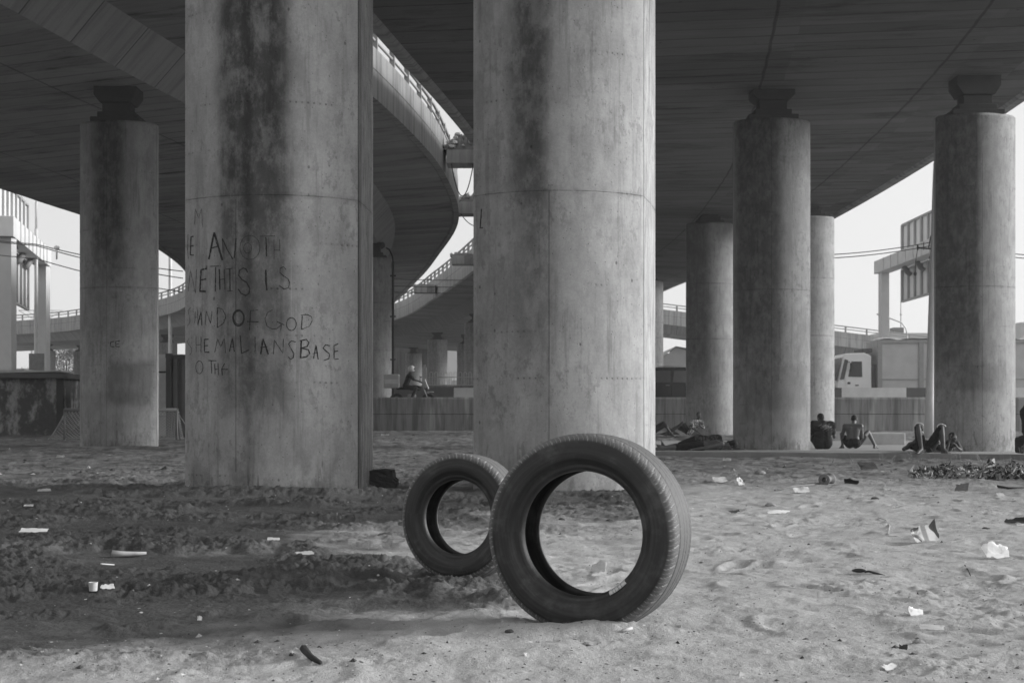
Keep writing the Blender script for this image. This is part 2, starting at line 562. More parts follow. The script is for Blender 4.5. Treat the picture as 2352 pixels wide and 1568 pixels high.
def ground_mat():
    n = NT("sand and soil")
    P = n.geo()
    at = n.n("ShaderNodeAttribute", attribute_name="dry").outputs['Fac']
    grain = n.noise(P, 260, 2, 0.7)
    fine = n.noise(P, 60, 4, 0.7)
    med = n.noise(P, 9, 5, 0.6)
    big = n.noise(n.scale(P, (0.55, 0.8, 1)), 1.0, 4, 0.6)
    dry = n.mul(n.mix(med, 0.85, 1.12), 0.365)
    dry = n.mul(dry, n.mix(grain, 0.62, 1.38))
    dry = n.mul(dry, n.mix(n.noise(P, 110, 3, 0.7), 0.78, 1.22))
    dry = n.mul(dry, n.mix(n.sm(0.56, 0.72, n.noise(P, 22, 4, 0.7)), 1.0, 0.78))
    vo = n.vor(P, 55)
    c = n.sep(vo.outputs['Color'])
    sp = n.mul(n.sm(0.22, 0.12, vo.outputs['Distance']), n.sm(0.90, 0.92, c[0]))
    dry = n.mix(sp, dry, n.mix(n.math('GREATER_THAN', c[1], 0.6), 0.09, 0.62))
    vo3 = n.vor(n.off(P, (3.1, 7.7, 0)), 19)
    c3 = n.sep(vo3.outputs['Color'])
    sp3 = n.mul(n.sm(0.17, 0.10, vo3.outputs['Distance']), n.sm(0.90, 0.91, c3[0]))
    dry = n.mix(sp3, dry, n.mix(n.math('GREATER_THAN', c3[1], 0.7), 0.08, 0.6))
    wet = n.mul(n.mix(n.sm(0.3, 0.7, big), 0.80, 1.25), 0.054)
    wet = n.mul(wet, n.mix(fine, 0.78, 1.22))
    wet = n.mul(wet, n.mix(grain, 0.75, 1.25))
    wet = n.mul(wet, n.mix(n.sm(.5, .62, n.noise(n.scale(P, (5, 7, 1)), 1.0, 8, .78)), 1.0, 1.25))
    vo2 = n.vor(P, 26)
    c2 = n.sep(vo2.outputs['Color'])
    sp2 = n.mul(n.sm(0.20, 0.12, vo2.outputs['Distance']), n.sm(0.95, 0.96, c2[0]))
    wet = n.mix(sp2, wet, 0.42)
    pos = n.sep(P)
    farm = n.sm(11.0, 16.0, pos[1])
    streaks = n.noise(n.scale(P, (2.0, 1.3, 1)), 1.0, 8, 0.78)
    back = n.mul(n.mix(n.sm(0.38, 0.62, streaks), 0.085, 0.22), n.mix(fine, 0.6, 1.35))
    back = n.mix(sp3, back, n.mix(n.math('GREATER_THAN', c3[1], 0.6), 0.08, 0.6))
    wet = n.mix(farm, wet, back)
    val = n.mix(at, wet, dry)
    crumb = n.mul(n.sub(1.0, n.vor(P, 60).outputs['Distance']), n.mul(n.sub(1.0, at), 0.5))
    n.bump(n.add(n.add(n.mul(grain, 0.6), n.mul(fine, 1.2)), crumb), 0.9, 0.007)
    return n.done(val, 0.95, 0.12)

def make_ground():
    t_in = np.linspace(-0.44, 0.44, 800)
    t_out = 0.44 + np.cumsum(np.linspace(0.004, 0.05, 44))
    t = np.concatenate([-t_out[::-1], t_in, t_out])
    rows = [1.4]
    while rows[-1] < 30: rows.append(rows[-1] * 1.0021)
    while rows[-1] < 60: rows.append(rows[-1] * 1.012)
    Dr = np.array(rows)
    Dg, Tg = np.meshgrid(Dr, t, indexing='ij')
    Xg = Dg * Tg
    z, dry = ground_fields(Xg, Dg)
    nr, nc = Dg.shape
    co = np.stack([Xg, Dg, z], -1).reshape(-1, 3)
    idx = np.arange(nr * nc).reshape(nr, nc)
    q = np.stack([idx[:-1, :-1], idx[:-1, 1:], idx[1:, 1:], idx[1:, :-1]], -1).reshape(-1, 4)
    # the same sheet carried on to the horizon, a little lower
    g = np.concatenate([-np.geomspace(640, 3, 12), [0], np.geomspace(3, 640, 12)])
    GX, GY = np.meshgrid(g, g, indexing='ij')
    co2 = np.stack([GX, GY + 10, np.full_like(GX, -0.32)], -1).reshape(-1, 3)
    m = len(g)
    id2 = np.arange(m * m).reshape(m, m) + nr * nc
    q2 = np.stack([id2[:-1, :-1], id2[1:, :-1], id2[1:, 1:], id2[:-1, 1:]], -1).reshape(-1, 4)
    co = np.concatenate([co, co2]); q = np.concatenate([q, q2])
    dr = np.concatenate([dry.ravel(), np.full(m * m, 0.6)]).astype(np.float32)
    me = bpy.data.meshes.new("ground")
    me.vertices.add(len(co)); me.vertices.foreach_set("co", co.astype(np.float32).ravel())
    me.loops.add(q.size); me.loops.foreach_set("vertex_index", q.astype(np.int32).ravel())
    me.polygons.add(len(q))
    me.polygons.foreach_set("loop_start", np.arange(0, q.size, 4, dtype=np.int32))
    me.polygons.foreach_set("loop_total", np.full(len(q), 4, dtype=np.int32))
    me.update(calc_edges=True)
    me.polygons.foreach_set("use_smooth", np.ones(len(q), dtype=bool))
    a = me.attributes.new("dry", 'FLOAT', 'POINT')
    a.data.foreach_set("value", dr)
    me.materials.append(ground_mat())
    o = bpy.data.objects.new("ground", me)
    COL.objects.link(o)
    tag(o, kind='structure')
make_ground()

# ------------------------------------------------------------------ piers
M_bear = plain("bearing concrete", 0.10, 0.9, 0.35, 3.0, 0.15, bump=0.4)

def pier_outline(c, sag, lean, strip, dep=0.9):
    Rr = (c * c + sag * sag) / (2 * sag)
    th0 = math.asin(c / Rr)
    arc = []
    for k in range(29):
        a = -th0 + 2 * th0 * k / 28
        arc.append((Rr * math.sin(a), -(Rr * math.cos(a) - Rr * math.cos(th0)), Rr * a))
    pts = list(arc)
    u = arc[-1][2]
    if strip:
        pts += [(c + 0.004, 0.008, u + .01), (c - 0.010, 0.012, u + .02), (c - 0.010, 0.036, u + .04), (c + 0.008, 0.04, u + .06)]
    pts += [(c + 0.01 * (dep > .5) + lean * 0.5, max(dep / 2, .05), u + .5), (c + lean, dep, u + 1.0)]
    for k in range(1, 12):
        a = th0 - 2 * th0 * k / 12
        pts.append((Rr * math.sin(a) + lean * (1 - k / 12), dep + (Rr * math.cos(a) - Rr * math.cos(th0)), u + 1 + .15 * k))
    pts += [(-c, dep, u + 2.9), (-c, dep / 2, -u - .45)]
    return pts

def make_pier(X, D, c, zbase, ztop, mat, label, sag=0.34, lean=0.0, strip=False, bearing=True, zsoff=8.12, bscale=1.0, rz=0.0, dep=0.14):
    root = empty("concrete_pier", (X, D, zbase), rz, label, "bridge pier", "concrete piers carrying the flyover")
    ol = pier_outline(c, sag, lean, strip, dep)
    n = len(ol)
    zs = list(np.linspace(-0.4, ztop - zbase - 0.05, 10)) + [ztop - zbase]
    vs_, fs_, uv = [], [], []
    us = [p[2] for p in ol]
    for i, z in enumerate(zs):
        k = 0.94 if i == len(zs) - 1 else 1.0
        for p in ol: vs_.append((p[0] * k, (p[1] - dep / 2) * k + dep / 2, z))
    for i in range(len(zs) - 1):
        for j in range(n):
            j2 = (j + 1) % n
            fs_.append((i * n + j, i * n + j2, (i + 1) * n + j2, (i + 1) * n + j))
            ua, ub = us[j], us[j2]
            if abs(ub - ua) > 2: ub = ua + 0.4 if j != n - 1 else us[0]; ua = us[j]
            uv += [(ua, zs[i] + zbase), (ub, zs[i] + zbase), (ub, zs[i + 1] + zbase), (ua, zs[i + 1] + zbase)]
    fs_.append(tuple((len(zs) - 1) * n + j for j in range(n)))
    uv += [(us[j], ztop) for j in range(n)]
    o = mesh_obj("shaft", vs_, fs_, mat, root, uv, smooth=False)
    # smooth round the arcs only
    me = o.data
    for p in me.polygons: p.use_smooth = len(p.vertices) == 4
    try:
        me.set_sharp_from_angle(angle=R(20))
    except Exception:
        pass
    if bearing:
        t = ztop - zbase
        s = bscale
        b = MB().box((0, dep / 2, t + .05), (1.12 * s, .62 if dep < .5 else 1.0, .10), bev=.02).box((0, dep / 2, t + .16), (.83 * s, .5, .13), bev=.02)
        b.build("bearing_plinth", M_bear, root)
        MB().box((0, dep / 2, t + .32), (.62 * s, .44, .20), bev=.01).build("bearing_pad", M_bear, root)
        h = zsoff - ztop - .41
        b2 = MB()
        b2.xprism([(-.34 * s, t + .42), (.34 * s, t + .42), (.47 * s, t + .42 + h * .45), (.47 * s, t + .42 + h), (-.47 * s, t + .42 + h), (-.47 * s, t + .42 + h * .45)], dep / 2 - .32, dep / 2 + .32)
        b2.build("bearing_cap", M_bear, root)
    return root

KF = 13.4
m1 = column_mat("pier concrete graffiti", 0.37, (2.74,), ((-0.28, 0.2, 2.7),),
    stains_and_shade=((-0.14, 0.30, 0.08, 1.4, 3.3, 0.55, 0.5), (-0.10, 0.36, 0.12, 0.2, 1.1, 0.56, 0.40), (-0.16, 0.05, 0.06, -0.2, 0.2, 0.45, 0.3), (0.12, 0.10, 0.08, 1.6, 4.0, 0.30, 0.2), (-0.6, 0.42, 0.3, -1, 0.2, 0.24, 0.2), (1.02, .07, .03, -1, 0, .45, .3)), arc=0.905)  # blotchy band is stain; the left side is darkened with painted shade
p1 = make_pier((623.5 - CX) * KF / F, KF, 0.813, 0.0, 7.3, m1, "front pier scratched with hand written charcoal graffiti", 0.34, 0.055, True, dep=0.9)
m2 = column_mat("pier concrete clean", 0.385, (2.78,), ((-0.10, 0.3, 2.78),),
    stains_and_shade=((-0.30, 0.17, 0.09, 1.6, 3.4, 0.62, 0.35), (-0.50, 0.42, 0.14, -0.6, 1.6, 0.42, 0.2), (-0.20, 0.16, 0.12, 0.6, 1.9, 0.28, 0.6), (0.25, 0.30, 0.3, 2.6, 4.5, 0.26, 0.5)), arc=0.892)  # stain band, plus shade painted broadly over the left side
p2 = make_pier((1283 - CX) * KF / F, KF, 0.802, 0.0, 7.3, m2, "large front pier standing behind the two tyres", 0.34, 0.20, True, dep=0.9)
KL = 31.9
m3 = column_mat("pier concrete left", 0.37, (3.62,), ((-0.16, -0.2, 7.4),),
    stains_and_shade=((-0.12, 0.34, 0.18, 3.0, 5.0, 0.62, 0.3), (-0.2, 0.5, 0.3, 0.8, 3.4, 0.35, 0.3)), dark=((1.0, 2.0, -0.15, 0.9, 0.38), (0.0, 1.3, -0.9, 0.9, 0.15)))
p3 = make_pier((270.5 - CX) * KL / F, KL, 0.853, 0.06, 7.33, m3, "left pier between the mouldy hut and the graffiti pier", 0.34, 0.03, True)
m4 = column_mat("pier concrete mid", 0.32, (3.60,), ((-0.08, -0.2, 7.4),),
    stains_and_shade=((-0.38, 0.52, 0.14, 0.2, 3.4, 0.58, 0.30), (-0.45, 0.40, 0.2, -0.5, 0.8, 0.30, 0.4)), dark=((0.9, 1.9, -0.5, 0.8, 0.22),))  # left half: some staining, with the pier's shaded side painted in
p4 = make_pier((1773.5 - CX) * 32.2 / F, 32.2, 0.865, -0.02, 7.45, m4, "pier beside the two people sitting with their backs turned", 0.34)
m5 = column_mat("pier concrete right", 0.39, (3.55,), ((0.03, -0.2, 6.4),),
    stains_and_shade=((-0.57, 0.55, 0.10, 0.6, 2.8, 0.62, 0.2), (-0.5, 0.45, 0.25, -0.5, 0.8, 0.32, 0.4)), dark=((1.3, 1.9, -0.4, 0.6, 0.25),))  # dark half mixes stain with shade put into the colour
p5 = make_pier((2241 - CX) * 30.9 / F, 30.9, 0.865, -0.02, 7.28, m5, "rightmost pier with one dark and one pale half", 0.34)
m6 = column_mat("pier concrete far", 0.34, (3.6, 5.6), (),
    stains_and_shade=((-0.60, 0.5, 0.18, 0.4, 3.4, 0.62, 0.2),))  # left side darkened to carry its shade in the colour
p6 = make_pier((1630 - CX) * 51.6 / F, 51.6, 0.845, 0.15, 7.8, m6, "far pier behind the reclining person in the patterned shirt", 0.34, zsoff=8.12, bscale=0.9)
m7 = column_mat("pier concrete pale", 0.42, (3.6, 5.6), (), stains_and_shade=((-0.7, 0.3, 0.2, 2.0, 5.0, 0.35, 0.2),))  # painted shade along the left edge
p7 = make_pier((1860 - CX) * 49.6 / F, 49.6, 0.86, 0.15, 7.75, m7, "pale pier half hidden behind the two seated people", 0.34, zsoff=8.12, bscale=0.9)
m8 = column_mat("pier concrete farther", 0.36, (3.6, 5.6), (), stains_and_shade=((-0.4, 0.4, 0.2, 1.4, 4.8, 0.3, 0.2),))  # faint painted shade left of the middle
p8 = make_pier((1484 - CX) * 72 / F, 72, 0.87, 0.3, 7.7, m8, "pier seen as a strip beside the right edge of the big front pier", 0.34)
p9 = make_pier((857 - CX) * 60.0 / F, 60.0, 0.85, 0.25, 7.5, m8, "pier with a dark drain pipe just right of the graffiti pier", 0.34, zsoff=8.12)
for (xc, D_, zt, lab) in [(950, 146, 7.5, "distant pier behind the motorcyclist"), (1004.5, 121, 7.5, "distant pier behind the hooped fence, left of the arched window"),
                          (1094, 100, 7.5, "distant pier partly hidden by the left edge of the big front pier"), (1072, 124, 7.3, "distant pier just right of the arched window"),
                          (107, 140, 7.5, "distant pier beside the thin gantry post"), (188, 142, 7.5, "distant pier touching the left pier's edge"), (384, 124, 7.4, "distant pier rising above the louvred cabin")]:
    make_pier((xc - CX) * D_ / F, D_, 0.85, 0.6, zt, m8, lab, 0.3)

# ------------------------------------------------------------------ flyover decks
def catmull(P, per=10):
    P = [Vector(p) for p in P]
    Q = [P[0] * 2 - P[1]] + P + [P[-1] * 2 - P[-2]]
    out = []
    for i in range(1, len(Q) - 2):
        a, b, c, d = Q[i - 1], Q[i], Q[i + 1], Q[i + 2]
        for k in range(per):
            t = k / per
            out.append(0.5 * ((2 * b) + (c - a) * t + (2 * a - 5 * b + 4 * c - d) * t * t + (3 * b - a - 3 * c + d) * t ** 3))
    out.append(P[-1])
    return out

def strip_mesh(name, secs, us, mat, parent, vco, smooth=False):
    """secs: list of cross-sections (lists of points); us: metres along; vco: metres across"""
    n = len(secs[0])
    vs_, fs_, uv = [], [], []
    for s_ in secs: vs_ += s_
    for i in range(len(secs) - 1):
        for j in range(n - 1):
            fs_.append((i * n + j, i * n + j + 1, (i + 1) * n + j + 1, (i + 1) * n + j))
            uv += [(us[i], vco[j]), (us[i], vco[j + 1]), (us[i + 1], vco[j + 1]), (us[i + 1], vco[j])]
    return mesh_obj(name, vs_, fs_, mat, parent, uv, smooth)

M_rail = plain("painted rail", 0.30, 0.6, 0.3, 2.0, 0.4)

def make_deck(pairs, cL, cR, label, name="flyover_deck", zb=8.1, zs=8.82, zf=8.75, ztop=10.05, zfun=None, rails=True, base=0.27, fbase=0.40, seams=(2.3, -2.3)):
    Lp = catmull([(p[0][0], p[0][1], 0) for p in pairs]); Rp = catmull([(p[1][0], p[1][1], 0) for p in pairs])
    us = [0.0]
    for i in range(1, len(Lp)):
        us.append(us[-1] + ((Lp[i] + Rp[i]) / 2 - (Lp[i - 1] + Rp[i - 1]) / 2).length)
    root = empty(name, (0, 0, 0), 0, label, "flyover", "flyover decks")
    def row(i, items):
        L_, R_ = Lp[i], Rp[i]
        w = (R_ - L_); W = w.length; w = w / W
        dz = zfun(L_, R_) if zfun else 0.0
        out = []
        for side, d, z in items:
            p = L_ + w * d if side == 'L' else R_ - w * d
            out.append(Vector((p.x, p.y, z + dz)))
        return out
    N = range(len(Lp))
    W0 = (Rp[len(Rp) // 3] - Lp[len(Lp) // 3]).length
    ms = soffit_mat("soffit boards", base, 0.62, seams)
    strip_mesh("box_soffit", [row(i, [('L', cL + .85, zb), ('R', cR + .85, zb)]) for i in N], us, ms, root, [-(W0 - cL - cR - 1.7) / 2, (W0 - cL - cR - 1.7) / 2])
    mw = panel_mat("web panels", base * 1.05, 0.25, pitch=1.9)
    strip_mesh("girder_web", [row(i, [('L', cL, zs), ('L', cL + .85, zb)]) for i in N], us, mw, root, [1.1, 0])
    strip_mesh("girder_web", [row(i, [('R', cR + .85, zb), ('R', cR, zs)]) for i in N], us, mw, root, [0, 1.1])
    m2_ = soffit_mat("cantilever boards", base * 0.95, 0.9, (30.0,))
    strip_mesh("cantilever_soffit", [row(i, [('L', .3, zs), ('L', cL, zs)]) for i in N], us, m2_, root, [0, cL])
    strip_mesh("cantilever_soffit", [row(i, [('R', cR, zs), ('R', .3, zs)]) for i in N], us, m2_, root, [0, cR])
    mf = panel_mat("parapet concrete", fbase, 0.45, line_v=0.75)
    for S in 'LR':
        strip_mesh("parapet", [row(i, [(S, .3, zs), (S, .22, zf), (S, 0, zf), (S, 0, zf + .70), (S, .03, zf + .72), (S, .03, ztop), (S, .28, ztop), (S, .28, 9.3)]) for i in N],
                   us, mf, root, [-.3, -.2, 0, .70, .72, ztop - zf, ztop - zf + .25, ztop - zf + .9])
        if rails:
            mb = MB()
            pts = row_pts = [row(i, [(S, .14, ztop)])[0] for i in N]
            mb.tube([p + Vector((0, 0, .52)) for p in pts], .055, 6)
            mb.tube([p + Vector((0, 0, .28)) for p in pts], .04, 6)
            acc = 0.0
            for i in range(1, len(pts)):
                seg = (pts[i] - pts[i - 1]).length
                k = 0.0
                while acc + (seg - k) >= 1.9:
                    k += 1.9 - acc; acc = 0.0
                    q = pts[i - 1].lerp(pts[i], k / seg)
                    mb.box(q + Vector((0, 0, .27)), (.14, .14, .54))
                acc += seg - k
            mb.build("railing", M_rail, root)
    strip_mesh("road_slab", [row(i, [('L', .28, 9.3), ('R', .28, 9.3)]) for i in N], us, M_bear, root, [0, 10])
    return root

right_pairs = [((-5.6, 12.0), (10.2, 10.0)), ((-4.9, 17), (10.9, 15)), ((-2.87, 29.8), (12.5, 27.5)), ((-1.17, 41.9), (13.1, 40)), ((-.5, 52), (13.1, 52.5)), ((-.45, 60), (12.6, 64)),
               ((-1.0, 68), (11.5, 74)), ((-2.1, 77), (9.8, 87)), ((-5.3, 95), (8.2, 105)), ((-9.6, 115), (4.8, 128)), ((-19, 138), (-4.0, 156))]
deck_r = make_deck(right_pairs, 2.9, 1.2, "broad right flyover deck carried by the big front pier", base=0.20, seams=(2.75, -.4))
left_pairs = [((-24, 18), (-8.2, 12.0)), ((-22.2, 25), (-7.0, 17)), ((-20, 36), (-4.7, 29.5)), ((-18.6, 43.5), (-3.45, 35.7)), ((-17.9, 49.7), (-2.56, 42.3)), ((-17.2, 54.5), (-2.19, 47.1)),
              ((-16.75, 60), (-2.04, 53.7)), ((-16.7, 66), (-2.35, 60)), ((-17.6, 76), (-3.5, 69)), ((-19.6, 87), (-5.4, 82)), ((-23.5, 102), (-9.4, 104)),
              ((-28.5, 112.5), (-15, 120)), ((-38.6, 127), (-28, 139)), ((-47.6, 135), (-39, 149)), ((-80, 156), (-74, 171))]
deck_l = make_deck(left_pairs, 1.2, 2.9, "left flyover deck curving away to the left", base=0.37, fbase=0.35, seams=(3.2, -2.4))
far_pairs = [((-6, 127), (-6, 137)), ((13, 127), (13, 137)), ((30, 127), (30, 137)), ((60, 127), (60, 137))]
deck_f = make_deck(far_pairs, 1.2, 1.2, "distant viaduct running down to the right behind the truck", zfun=lambda a, b: 0.55 + (13 - a.x) * 0.125, base=0.3)

# ------------------------------------------------------------------ tyres
def tyre_mat(name, base, dusty):
    n = NT(name)
    o = n.obj()
    at = n.n("ShaderNodeAttribute", attribute_name="dust").outputs['Fac']
    k = n.noise(o, 7, 6, 0.65)
    k2 = n.noise(o, 40, 4, 0.7)
    val = n.mul(n.mix(k, 0.6, 1.5), base)
    val = n.mul(val, n.mix(k2, 0.8, 1.2))
    ox, oy, zz = n.sep(o)
    rr_ = n.math('SQRT', n.add(n.mul(ox, ox), n.mul(zz, zz)))
    cv_ = n.n('ShaderNodeCombineXYZ', n.mul(rr_, 90.0), n.mul(n.math('ARCTAN2', zz, ox), 1.1), 0.0).outputs[0]
    rings = n.noise(cv_, 1.0, 4, .6)
    val = n.mul(val, n.mix(n.sm(.35, .68, rings), .72, 1.6))
    scf = n.sm(.60, .70, n.noise(n.scale(cv_, (.35, 2.6, 1)), 1.0, 6, .7))
    val = n.mul(val, n.mix(scf, 1.0, 1.7))
    d = n.mul(n.sm(0.48, 0.72, k), 0.16)
    low = n.mul(n.sm(-0.27, -0.34, zz), n.sm(0.35, 0.6, k2))
    tread = n.mul(at, n.mix(k, 0.75, 1.15))
    f = n.math('MAXIMUM', n.math('MAXIMUM', d, low), tread, clamp=True)
    val = n.mix(n.mul(f, dusty), val, 0.36)
    n.bump(n.add(k2, n.mul(rings, .6)), 0.3, 0.003)
    return n.done(val, n.mix(f, 0.55, 0.9), 0.4)

def make_tyre(name, X, D, zc, Ro, Rr, W, rz, tilt, label, pitches, blocks, lettering, base=0.030):
    root = empty(name, (X, D, zc), 0, label, "tyre")
    root.rotation_euler = (tilt[0], tilt[1], rz)
    w = W / 2
    def prof(pts, n):
        out = []
        for i in range(len(pts) - 1):
            a, b = Vector(pts[i]), Vector(pts[i + 1])
            L = (b - a).length
            m = max(1, int(L / n))
            for k in range(m): out.append(a.lerp(b, k / m))
        return out
    h = Ro - Rr
    side = [(-.58 * w, Rr), (-.70 * w, Rr + .03 * h), (-.78 * w, Rr + .08 * h), (-.80 * w, Rr + .14 * h), (-.79 * w, Rr + .17 * h), (-.86 * w, Rr + .22 * h), (-.985 * w, Rr + .36 * h), (-1.0 * w, Rr + .50 * h), (-.99 * w, Rr + .62 * h),
            (-.965 * w, Rr + .74 * h), (-.955 * w, Rr + .78 * h), (-.94 * w, Rr + .785 * h), (-.915 * w, Rr + .86 * h), (-.87 * w, Rr + .915 * h), (-.80 * w, Rr + .953 * h)]
    tread = [(-.70 * w, Rr + .975 * h), (-.4 * w, Rr + .993 * h), (0, Ro), (.4 * w, Rr + .993 * h), (.70 * w, Rr + .975 * h)]
    other = [(-a, b) for a, b in side[::-1]]
    inner = [(.54 * w, Rr + .01 * h), (.74 * w, Rr + .22 * h), (.88 * w, Rr + .5 * h), (.80 * w, Rr + .78 * h), (.5 * w, Rr + .86 * h), (0, Rr + .88 * h), (-.5 * w, Rr + .86 * h), (-.80 * w, Rr + .78 * h), (-.88 * w, Rr + .5 * h), (-.74 * w, Rr + .22 * h), (-.54 * w, Rr + .01 * h), (-.58 * w, Rr)]
    P = prof(side, .006) + prof([side[-1]] + tread + [other[0]], .0035) + prof(other, .006) + prof(inner, .02)
    n_out = len(P) - len(prof(inner, .02))
    NS = 960
    A = np.array([p.x for p in P]); B = np.array([p.y for p in P])
    # a profile that does not repeat its last point
    th = np.linspace(0, 2 * math.pi, NS, endpoint=False)
    TH, AX = np.meshgrid(th, A, indexing='ij')
    RD = np.repeat(B[None, :], NS, 0)
    outer = (np.arange(len(A)) < n_out)[None, :]
    an = AX / w
    tr = outer & (RD > Rr + .86 * h)
    dust = np.zeros_like(RD)
    dep = 0.0042
    # circumferential grooves
    for g0, gw in blocks['circ']:
        m = tr & (np.abs(an - g0) < gw)
        RD = np.where(m, RD - dep, RD); dust = np.where(m, -0.6, dust)
    rs = np.random.RandomState(3)
    ph = TH / (2 * math.pi) * pitches
    for s_ in (-1, 1):
        aa = an * s_          # shoulder at aa from 0.62 to 1
        sl = blocks['slant'] * (np.clip(aa, .5, 1) - .5) ** 2 * 4
        u_ = (ph + sl) % 1.0
        lat = tr & (aa > blocks['lat0']) & (aa < blocks['lat1'])
        g1 = lat & (np.abs(u_ - .25) < blocks['lw'])
        RD = np.where(g1, RD - dep * .9, RD); dust = np.where(g1, 1.0, dust)
        g2 = lat & (np.abs(u_ - .72) < blocks['lw'] * .55) & (aa > blocks['lat0'] + .10) & (aa < blocks['lat1'] - .06)
        RD = np.where(g2, RD - dep * .7, RD); dust = np.where(g2, 0.75, dust)
        # short link at the groove's inner end
        g3 = lat & (np.abs(aa - blocks['lat0'] - .015) < .014) & (u_ > .25) & (u_ < .25 + blocks['link'])
        RD = np.where(g3, RD - dep * .8, RD); dust = np.where(g3, 0.8, dust)
        sp = tr & (aa < blocks['lat0'] - .08) & (aa > .04) & (np.abs((ph * 1.0 + aa * 1.6) % 1.0 - .5) < .035)
        RD = np.where(sp, RD - dep * .35, RD)
    worn = np.where(tr & (dust == 0), blocks['worn'], 0)
    dust = np.clip(np.maximum(dust, worn), 0, 1)
    # rings moulded in the sidewall
    sw = outer & (RD < Rr + .86 * h)
    rn = (RD - Rr) / h
    AXo = AX.copy()
    for r0, rw, amp in ((.30, .014, .0024), (.40, .012, .0018), (.66, .014, .0026), (.72, .012, .002), (.80, .010, .0022), (.52, .008, .0012)):
        AXo = AXo + np.where(sw, np.sign(AX) * amp * np.exp(-((rn - r0) / rw) ** 2), 0)
    vx = AXo * 1.0
    co = np.stack([RD * np.cos(TH), vx, RD * np.sin(TH)], -1).reshape(-1, 3)
    m = len(A)
    i0 = np.arange(NS)[:, None]; j0 = np.arange(m)[None, :]
    i1 = (i0 + 1) % NS; j1 = (j0 + 1) % m
    q = np.stack([i0 * m + j0, i1 * m + j0, i1 * m + j1, i0 * m + j1], -1).reshape(-1, 4)
    me = bpy.data.meshes.new("carcass")
    me.vertices.add(len(co)); me.vertices.foreach_set("co", co.astype(np.float32).ravel())
    me.loops.add(q.size); me.loops.foreach_set("vertex_index", q.astype(np.int32).ravel())
    me.polygons.add(len(q))
    me.polygons.foreach_set("loop_start", np.arange(0, q.size, 4, dtype=np.int32))
    me.polygons.foreach_set("loop_total", np.full(len(q), 4, dtype=np.int32))
    me.update(calc_edges=True)
    me.polygons.foreach_set("use_smooth", np.ones(len(q), dtype=bool))
    a = me.attributes.new("dust", 'FLOAT', 'POINT')
    a.data.foreach_set("value", dust.astype(np.float32).ravel())
    mt = tyre_mat(name + " rubber", base, 0.85)
    me.materials.append(mt)
    o = bpy.data.objects.new("carcass", me)
    COL.objects.link(o); o.parent = root
    # raised lettering bent round the sidewall
    for (txt, ang, rr, size, flip) in lettering:
        cu = bpy.data.curves.new("lettering", 'FONT')
        cu.body = txt; cu.size = size; cu.align_x = 'CENTER'; cu.align_y = 'CENTER'; cu.extrude = .0012
        cu.space_character = 1.15
        to = bpy.data.objects.new("lettering", cu)
        COL.objects.link(to)
        dg = bpy.context.evaluated_depsgraph_get()
        me2 = bpy.data.meshes.new_from_object(to.evaluated_get(dg))
        bpy.data.objects.remove(to)
        bmm = bmesh.new(); bmm.from_mesh(me2)
        bmesh.ops.subdivide_edges(bmm, edges=[e for e in bmm.edges if e.calc_length() > size * .2], cuts=2)
        for v in bmm.verts:
            rad = rr + v.co.y * (1 if flip else -1)
            t = math.radians(ang) + v.co.x / rr * (-1 if flip else 1)
            k = (rad - Rr) / h
            ax = -w * float(np.interp(k, [.22, .36, .5, .62, .74], [.86, .985, 1.0, .99, .965]))
            v.co = Vector((rad * math.cos(t), ax - .0006 - v.co.z, rad * math.sin(t)))
        bmm.to_mesh(me2); bmm.free()
        me2.materials.append(M_letter)
        lo = bpy.data.objects.new("lettering", me2)
        COL.objects.link(lo); lo.parent = root
    return root

M_letter = plain("moulded rubber lettering", 0.045, 0.6, 0.4, 30)
NT_D = 4.72
tyre_big = make_tyre("car_tyre", (1354 - CX) * NT_D / F, NT_D, 0.304, 0.329, 0.2035, 0.232, R(-22), (R(-1.5), 0, 0),
    "larger worn black tyre standing nearest the camera with a white paper label", 62,
    dict(circ=((-.52, .022), (-.12, .012), (.12, .012), (.52, .022)), lat0=.60, lat1=1.0, slant=.9, lw=.055, link=.35, worn=.32), 
    [], 0.018)
FT_D = 6.08
tyre_small = make_tyre("car_tyre", (1065 - CX) * FT_D / F, FT_D, 0.263, 0.271, 0.158, 0.165, R(-27), (R(-3), R(3), 0),
    "smaller black tyre standing behind and left of the larger one", 46,
    dict(circ=((-.45, .03), (.0, .03), (.45, .03)), lat0=.52, lat1=1.0, slant=.6, lw=.06, link=.0, worn=.34),
    [("ENERGY", -80, .235, .022, False)], 0.020)
